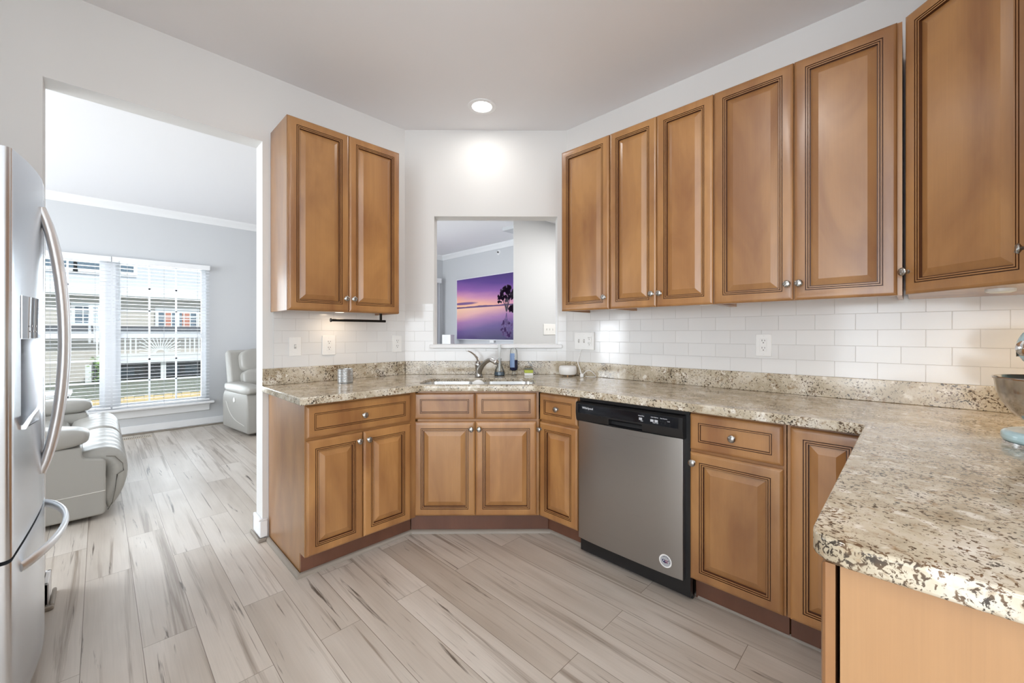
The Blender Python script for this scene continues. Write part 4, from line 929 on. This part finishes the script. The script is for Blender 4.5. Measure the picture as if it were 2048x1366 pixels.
# ------------------------------------------------------------------ television
def tv_mat():
    m, nt, b = new_mat('sunset_screen')
    tc = N(nt, 'ShaderNodeTexCoord'); sx = N(nt, 'ShaderNodeSeparateXYZ'); nt.links.new(tc.outputs['Object'], sx.inputs[0])
    u, v = sx.outputs[0], sx.outputs[2]        # u metres from left, v metres from the horizon line
    nz = N(nt, 'ShaderNodeTexNoise', Scale=1.3, Detail=4); mp = N(nt, 'ShaderNodeMapping'); mp.inputs['Scale'].default_value = (.8, 1, 5); nt.links.new(tc.outputs['Object'], mp.inputs[0]); nt.links.new(mp.outputs[0], nz.inputs['Vector'])
    def lin_comb(a, ka, b_, kb, c):
        m1 = N(nt, 'ShaderNodeMath', operation='MULTIPLY_ADD'); m1.inputs[1].default_value = ka; m1.inputs[2].default_value = c; nt.links.new(a, m1.inputs[0])
        m2 = N(nt, 'ShaderNodeMath', operation='MULTIPLY_ADD'); m2.inputs[1].default_value = kb; nt.links.new(b_, m2.inputs[0]); nt.links.new(m1.outputs[0], m2.inputs[2]); return m2.outputs[0]
    ab = N(nt, 'ShaderNodeMath', operation='ABSOLUTE'); nt.links.new(v, ab.inputs[0])
    hgt = lin_comb(ab.outputs[0], 1.45, u, .16, -.06)
    wob = lin_comb(hgt, 1, nz.outputs['Fac'], .16, -.08)
    sky = ramp(nt, [(0, lin(244, 190, 150)), (.16, lin(238, 176, 156)), (.30, lin(204, 140, 176)), (.48, lin(140, 92, 168)), (.72, lin(88, 58, 140)), (1, lin(58, 40, 108))]); nt.links.new(wob, sky.inputs[0])
    wat = ramp(nt, [(0, lin(240, 196, 168)), (.18, lin(222, 168, 170)), (.36, lin(160, 114, 170)), (.58, lin(100, 78, 140)), (.85, lin(66, 54, 104)), (1, lin(52, 42, 88))]); nt.links.new(wob, wat.inputs[0])
    gt = N(nt, 'ShaderNodeMath', operation='GREATER_THAN'); gt.inputs[1].default_value = 0; nt.links.new(v, gt.inputs[0])
    c = mixc(nt, wat.outputs[0], sky.outputs[0], gt.outputs[0])
    # low shore and the long cloud to the left
    n2 = N(nt, 'ShaderNodeTexNoise', Scale=2.2, Detail=3); cu = N(nt, 'ShaderNodeCombineXYZ'); nt.links.new(u, cu.inputs[0]); nt.links.new(cu.outputs[0], n2.inputs['Vector'])
    sh = lin_comb(n2.outputs['Fac'], .05, v, -1, .004)
    s1 = N(nt, 'ShaderNodeMath', operation='GREATER_THAN'); s1.inputs[1].default_value = 0; nt.links.new(sh, s1.inputs[0])
    s2 = N(nt, 'ShaderNodeMath', operation='MULTIPLY'); nt.links.new(s1.outputs[0], s2.inputs[0]); nt.links.new(gt.outputs[0], s2.inputs[1])
    c = mixc(nt, c, lin(96, 64, 116), s2.outputs[0])
    dv = N(nt, 'ShaderNodeMath', operation='MULTIPLY_ADD'); dv.inputs[1].default_value = 34; dv.inputs[2].default_value = -3.0; nt.links.new(v, dv.inputs[0])
    du = N(nt, 'ShaderNodeMath', operation='MULTIPLY_ADD'); du.inputs[1].default_value = 2.4; du.inputs[2].default_value = -.55; nt.links.new(u, du.inputs[0])
    p1 = N(nt, 'ShaderNodeMath', operation='MULTIPLY'); nt.links.new(dv.outputs[0], p1.inputs[0]); nt.links.new(dv.outputs[0], p1.inputs[1])
    p2 = N(nt, 'ShaderNodeMath', operation='MULTIPLY_ADD'); nt.links.new(du.outputs[0], p2.inputs[0]); nt.links.new(du.outputs[0], p2.inputs[1]); nt.links.new(p1.outputs[0], p2.inputs[2])
    lt = ramp(nt, [(.35, g(1)), (1.0, g(0))]); nt.links.new(p2.outputs[0], lt.inputs[0])
    c = mixc(nt, c, lin(112, 76, 134), lt.outputs[0])
    b.inputs['Base Color'].default_value = (.01, .01, .012, 1); b.inputs['Roughness'].default_value = .25
    nt.links.new(c, b.inputs['Emission Color']); b.inputs['Emission Strength'].default_value = .92
    return m
TVX = 4.785; TY = 6.18; TZ0, TZ1 = 1.118, 2.232; TW = 1.96; HZ = 1.69
t = thing('television', (TVX, TY - TW / 2, 1.09), -pi / 2, 'large wall television showing a purple lake sunset with a lone tree', 'television')
MB().box((-TW / 2 - .016, .002, .012), (TW / 2 + .016, .036, TZ1 - 1.09 + .016)).build('casing', plain('white_bezel', lin(226, 226, 230), .35), t, bevel=.004)
scr = MB().box((0, -.002, TZ0 - HZ), (TW, .002, TZ1 - HZ)).build('screen', tv_mat(), t, loc=(-TW / 2, 0, HZ - 1.09))
MB().box((-.05, -.008, -.03), (.05, .02, .012)).build('sensor', M['plastic'], t, bevel=.004)
rnd = random.Random(3); tm = emit('tree_silhouette', lin(34, 22, 40), .5); mb = MB(); cxp = 1.335
def blob(x, z, r, mi=0): mb.lathe([(0, 0), (r, 0), (r, .0012), (0, .0012)], 9, mi, mat=Matrix.Translation((x, -.0022, z)) @ Matrix.Rotation(pi / 2, 4, 'X'))
for i in range(90):
    a = rnd.uniform(0, 2 * pi); q = sqrt(rnd.random()); blob(cxp + .02 + .17 * q * cos(a), .20 + .13 * q * sin(a), rnd.uniform(.012, .034))
for i in range(30): blob(cxp - .14 + rnd.uniform(-.06, .04), .12 + rnd.uniform(-.06, .08), rnd.uniform(.01, .024))
for i in range(26): blob(cxp + .11 + rnd.uniform(-.05, .07), -.065 + rnd.uniform(-.05, .07), rnd.uniform(.014, .03))
for dx_, top in ((-.10, .12), (-.03, .20), (.06, .16), (.11, .20)): mb.tube([(cxp + .01, -.0025, -.10), (cxp + .01 + dx_ * .4, -.0025, .02), (cxp + dx_, -.0025, top)], [.014, .010, .005], 6, flat=.15, up=(0, 1, 0))
mb.build('tree_image', tm, scr)
mb = MB(); 
for i in range(46):
    a = rnd.uniform(0, 2 * pi); q = sqrt(rnd.random()); r_ = rnd.uniform(.016, .03)
    mb.lathe([(0, 0), (r_, 0), (r_, .001), (0, .001)], 9, mat=Matrix.Translation((cxp + .02 + .15 * q * cos(a), -.0022, -.37 + .15 * q * sin(a))) @ Matrix.Rotation(pi / 2, 4, 'X'))
for dx_ in (-.04, .03): mb.tube([(cxp + .01, -.0025, -.12), (cxp + dx_, -.0025, -.34)], .008, 6, flat=.15, up=(0, 1, 0))
mb.build('tree_reflection_image', emit('tree_reflection', lin(66, 48, 88), .8), scr)
t = thing('media_console', (4.60, 5.2, 0), -pi / 2, 'low white media console under the television', 'console')
MB().box((-1.2, -.18, .04), (1.2, .18, .88)).build('cabinet', M['white'], t, bevel=.004)
MB().box((-1.22, -.2, .88), (1.22, .2, .91)).build('top', M['white'], t, bevel=.004)
mb = MB().box((-.085, -.085, 0), (.085, .085, .29)); o = mb.build('speaker', M['plastic'], loc=(4.50, 6.07, .91), rot=(0, 0, R(-62)), bevel=.006); tag(o, 'small white box speaker left of the television', 'speaker')
t = thing('sprinkler_head', (4.829, 5.07, 2.62), -pi / 2, 'small round white sprinkler plate high on the television wall', 'sprinkler')
MB().lathe([(0, 0), (.045, 0), (.043, .006), (.02, .010), (0, .010)], 24, mat=Matrix.Rotation(pi / 2, 4, 'X')).build('escutcheon', M['white'], t)
MB().lathe([(0, 0), (.010, 0), (.010, .014), (.016, .016), (.016, .019), (0, .019)], 14, mat=Matrix.Translation((0, -.010, 0)) @ Matrix.Rotation(pi / 2, 4, 'X')).build('nozzle', M['slot'], t)
# vertical blinds at the sliding door by the corner
t = thing('vertical_blind', (3.85, 6.62, 2.21), 0, 'white vertical blind hanging at the far sliding door by the corner', 'blind')
MB().box((-.95, -.05, 0), (.86, .06, .09)).build('valance', M['white'], t, bevel=.004)
mb = MB()
for i in range(22): mb.box((-.044, -.001, -2.14), (.044, .001, 0), mat=Matrix.Translation((-.92 + i * .083, 0, 0)) @ Matrix.Rotation(R(72), 4, 'Z'))
mb.build('vanes', M['blind'], t)
mb = MB(); mb.box((2.85, 6.74, .05), (2.93, 6.80, 2.12)); mb.box((4.32, 6.74, .05), (4.40, 6.80, 2.12)); mb.box((3.58, 6.74, .05), (3.67, 6.80, 2.12)); mb.box((2.93, 6.74, .05), (4.32, 6.80, .13)); mb.box((2.93, 6.74, 2.04), (4.32, 6.80, 2.12))
d_ = struct('door_1', mb, M['white'], 'white sliding patio door'); MB().box((2.9, 6.768, .1), (4.35, 6.772, 2.08)).build('pane', M['glass'], d_)

# ------------------------------------------------------------------ outside: neighbouring house, deck, fence
K = 20 / 14
HY = 20.0
def hp(x, z): return (x * K, 1.2236 + (z - 1.2236) * K)
t = thing('neighboring_house', (0, HY, -.4), 0, 'neighboring house with beige siding and white trim outside the window', 'house')
ho = Matrix.Translation((0, -HY, .4))
z_e = hp(0, 2.24)[1]; z_w = hp(0, 2.80)[1]
MB().box((-6, HY, -.4), (6, HY + 5, z_e), mat=ho).build('wall', siding_mat('beige_siding', lin(196, 190, 182), .16), t)
MB().box((-6, HY - .12, z_e + .14), (6, HY + 5, 7.5), mat=ho).build('upper_wall', siding_mat('white_siding', lin(204, 207, 214), .18), t)
MB().box((-6, HY - .45, z_e - .16), (6, HY + .1, z_e + .14), mat=ho).build('eave', M['white'], t, bevel=.02)
MB().box((-6, HY - .35, hp(0, 1.30)[1] - .03), (6, HY, hp(0, 1.40)[1]), mat=ho).build('porch_band', plain('dark_band', lin(96, 98, 104), .6), t)
MB().box((-6, HY - .40, hp(0, 1.16)[1]), (6, HY, hp(0, 1.30)[1] - .035), mat=ho).build('porch_roof', plain('grey_band', lin(170, 174, 180), .6), t)
dg = plain('dark_window_glass', lin(104, 122, 138), .08)
def hwin(x0, x1, z0, z1, cols, drape=None):
    (a, b), (c, d) = hp(x0, z0), hp(x1, z1)
    mb = MB(); f = .09; mb.box((a - f, HY - .07, b - f), (c + f, HY - .005, b), mat=ho); mb.box((a - f, HY - .07, d), (c + f, HY - .005, d + f * 1.5), mat=ho); mb.box((a - f, HY - .07, b), (a, HY - .005, d), mat=ho); mb.box((c, HY - .07, b), (c + f, HY - .005, d), mat=ho)
    for i in range(1, cols): xx = a + (c - a) * i / cols; mb.box((xx - (.05 if i * 2 == cols else .015), HY - .05, b), (xx + (.05 if i * 2 == cols else .015), HY - .005, d), mat=ho)
    for i in (1, 2): zz = b + (d - b) * i / 3; mb.box((a, HY - .04, zz - .015), (c, HY - .005, zz + .015), mat=ho)
    w = mb.build('window', M['white'], t)
    MB().box((a, HY - .02, b), (c, HY - .01, d), mat=ho).build('pane', dg, w)
    if drape:
        for e0, e1 in drape: MB().box((a + (c - a) * e0, HY - .035, b), (a + (c - a) * e1, HY - .021, d), mat=ho).build('curtain', plain('rust_curtain', lin(206, 140, 120), .8), w)
hwin(-.40, .12, 1.47, 1.86, 4); hwin(1.08, 1.86, 1.36, 1.80, 6, ((.18, .34), (.62, .84)))
def uwin(x0, x1):
    (a, b), (c, d) = hp(x0, 2.74), hp(x1, 3.0)
    mb = MB(); mb.box((a - .1, HY - .2, b - .1), (c + .1, HY - .12, d + .1), mat=ho); w = mb.build('window', M['white'], t); MB().box((a, HY - .215, b), (c, HY - .2, d), mat=ho).build('pane', dg, w)
uwin(-1.0, -.42); uwin(-.36, .08); uwin(.14, .6)
(_, pz) = hp(0, .56)
MB().box((hp(-.1, 0)[0], HY - .06, -.4), (6, HY - .005, pz - .02), mat=ho).build('patio_recess', plain('dark_patio', lin(92, 96, 102), .6), t)
for x0, x1 in ((.30, .62), (1.2, 1.5), (1.62, 1.9)): MB().box((hp(x0, 0)[0], HY - .09, -.3), (hp(x1, 0)[0], HY - .06, pz - .25), mat=ho).build('patio_door', dg, t)
# deck with sunburst railing
t = thing('neighbor_deck', (1.2, HY - .8, -.4), 0, 'white railed deck with sunburst panel on the neighboring house', 'deck')
do = Matrix.Translation((-1.2, -(HY - .8), .4))
zr1, zr0 = hp(0, 1.12)[1], hp(0, .70)[1]; xl = hp(-.05, 0)[0]
MB().box((xl, HY - 1.5, zr0 - .24), (6, HY - .09, zr0 - .02), mat=do).build('floor_beam', M['white'], t)
MB().box((xl, HY - 1.52, zr1), (6, HY - 1.44, zr1 + .07), mat=do).build('top_rail', M['white'], t)
MB().box((xl, HY - 1.52, zr0), (6, HY - 1.44, zr0 + .06), mat=do).build('bottom_rail', M['white'], t)
sb0, sb1 = hp(.66, 0)[0], hp(1.42, 0)[0]; mb = MB(); xx = xl
while xx < 6:
    if not (sb0 - .03 < xx < sb1 + .03): mb.box((xx, HY - 1.50, zr0 + .06), (xx + .04, HY - 1.46, zr1), mat=do)
    xx += .13
mb.build('balusters', M['white'], t)
mb = MB(); cxm = (sb0 + sb1) / 2
for i in range(17):
    a = R(6 + i * 10.5); L = min((zr1 - zr0 - .06) / max(sin(a), .01), (sb1 - sb0) / 2 / max(abs(cos(a)), .01))
    mb.box((.12, -.02, -.013), (L, .02, .013), mat=do @ Matrix.Translation((cxm, HY - 1.48, zr0 + .06)) @ Matrix.Rotation(-a, 4, 'Y'))
mb.build('sunburst_panel', M['white'], t)
for xp in (-.22, 1.05): MB().box((hp(xp, 0)[0] - .0, HY - 1.4, -.4), (hp(xp, 0)[0] + .14, HY - 1.26, zr0 - .25), mat=do).build('post', M['white'], t)
# green shrub
t = thing('patio_plant', (hp(.0, 0)[0] + .1, HY - 2.2, -.4), 0, 'bright green leafy shrub on the neighboring patio', 'plant')
rnd = random.Random(5); mb = MB()
for i in range(240):
    a = rnd.uniform(0, 2 * pi); q = sqrt(rnd.random()) * .32; z = rnd.uniform(.12, .92); s_ = rnd.uniform(.05, .11)
    mt = Matrix.Translation((q * cos(a), q * sin(a), z)) @ Matrix.Rotation(rnd.uniform(0, 6.28), 4, 'Z') @ Matrix.Rotation(rnd.uniform(-1, 1), 4, 'X')
    mb.add([(0, 0, 0), (s_ * .5, s_ * .28, .01), (s_ * 1.4, 0, 0), (s_ * .5, -s_ * .28, .01)], [(0, 1, 2, 3)], mat=mt)
mb.build('foliage', plain('bright_leaf', lin(150, 190, 86), .5), t); MB().tube([(0, 0, 0), (.02, 0, .5)], .02, 8).build('stem', M['toe'], t)
t = thing('garden_fence', (0, 10.8, -.4), 0, 'pale wooden garden fence below the window view', 'fence')
mb = MB()
for i in range(60): mb.box((-3 + i * .145, 0, 0), (-3 + i * .145 + .138, .02, .385 + .012 * (i % 2)))
mb.build('boards', M['tan_fence'], t); MB().box((-3, -.03, .26), (5.7, 0, .32)).build('rail', M['tan_fence'], t)
g_ = plain('garden_ground', lin(120, 124, 110), .9); struct('ground', MB().box((-30, 6.9, -.6), (30, 40, -.4)), g_)

# ------------------------------------------------------------------ rear window frames (behind the camera)
def rear_frame(name, along, p, a0, a1, z0, z1, div, split=True):
    mb = MB(); f = .06
    def bx(u0, u1, c0, c1): mb.box((u0, p - .03, c0), (u1, p + .03, c1)) if along == 'x' else mb.box((p - .03, u0, c0), (p + .03, u1, c1))
    bx(a0, a0 + f, z0, z1); bx(a1 - f, a1, z0, z1); bx(a0 + f, a1 - f, z0, z0 + f); bx(a0 + f, a1 - f, z1 - f, z1)
    for i in range(1, div): u = a0 + (a1 - a0) * i / div; bx(u - .03, u + .03, z0 + f, z1 - f)
    return struct(name, mb, M['white'])
rear_frame('door_2', 'x', -3.3, -2.8, -1.1, .12, 2.15, 2); rear_frame('window_2', 'x', -3.3, -.95, .25, .9, 2.1, 2)
rear_frame('fill_window_3', 'y', -3.45, -2.9, .9, .25, 2.45, 4); rear_frame('fill_window_4', 'y', -4.05, 3.3, 6.1, .55, 2.35, 3)  # frames of the unseen side windows added for fill light
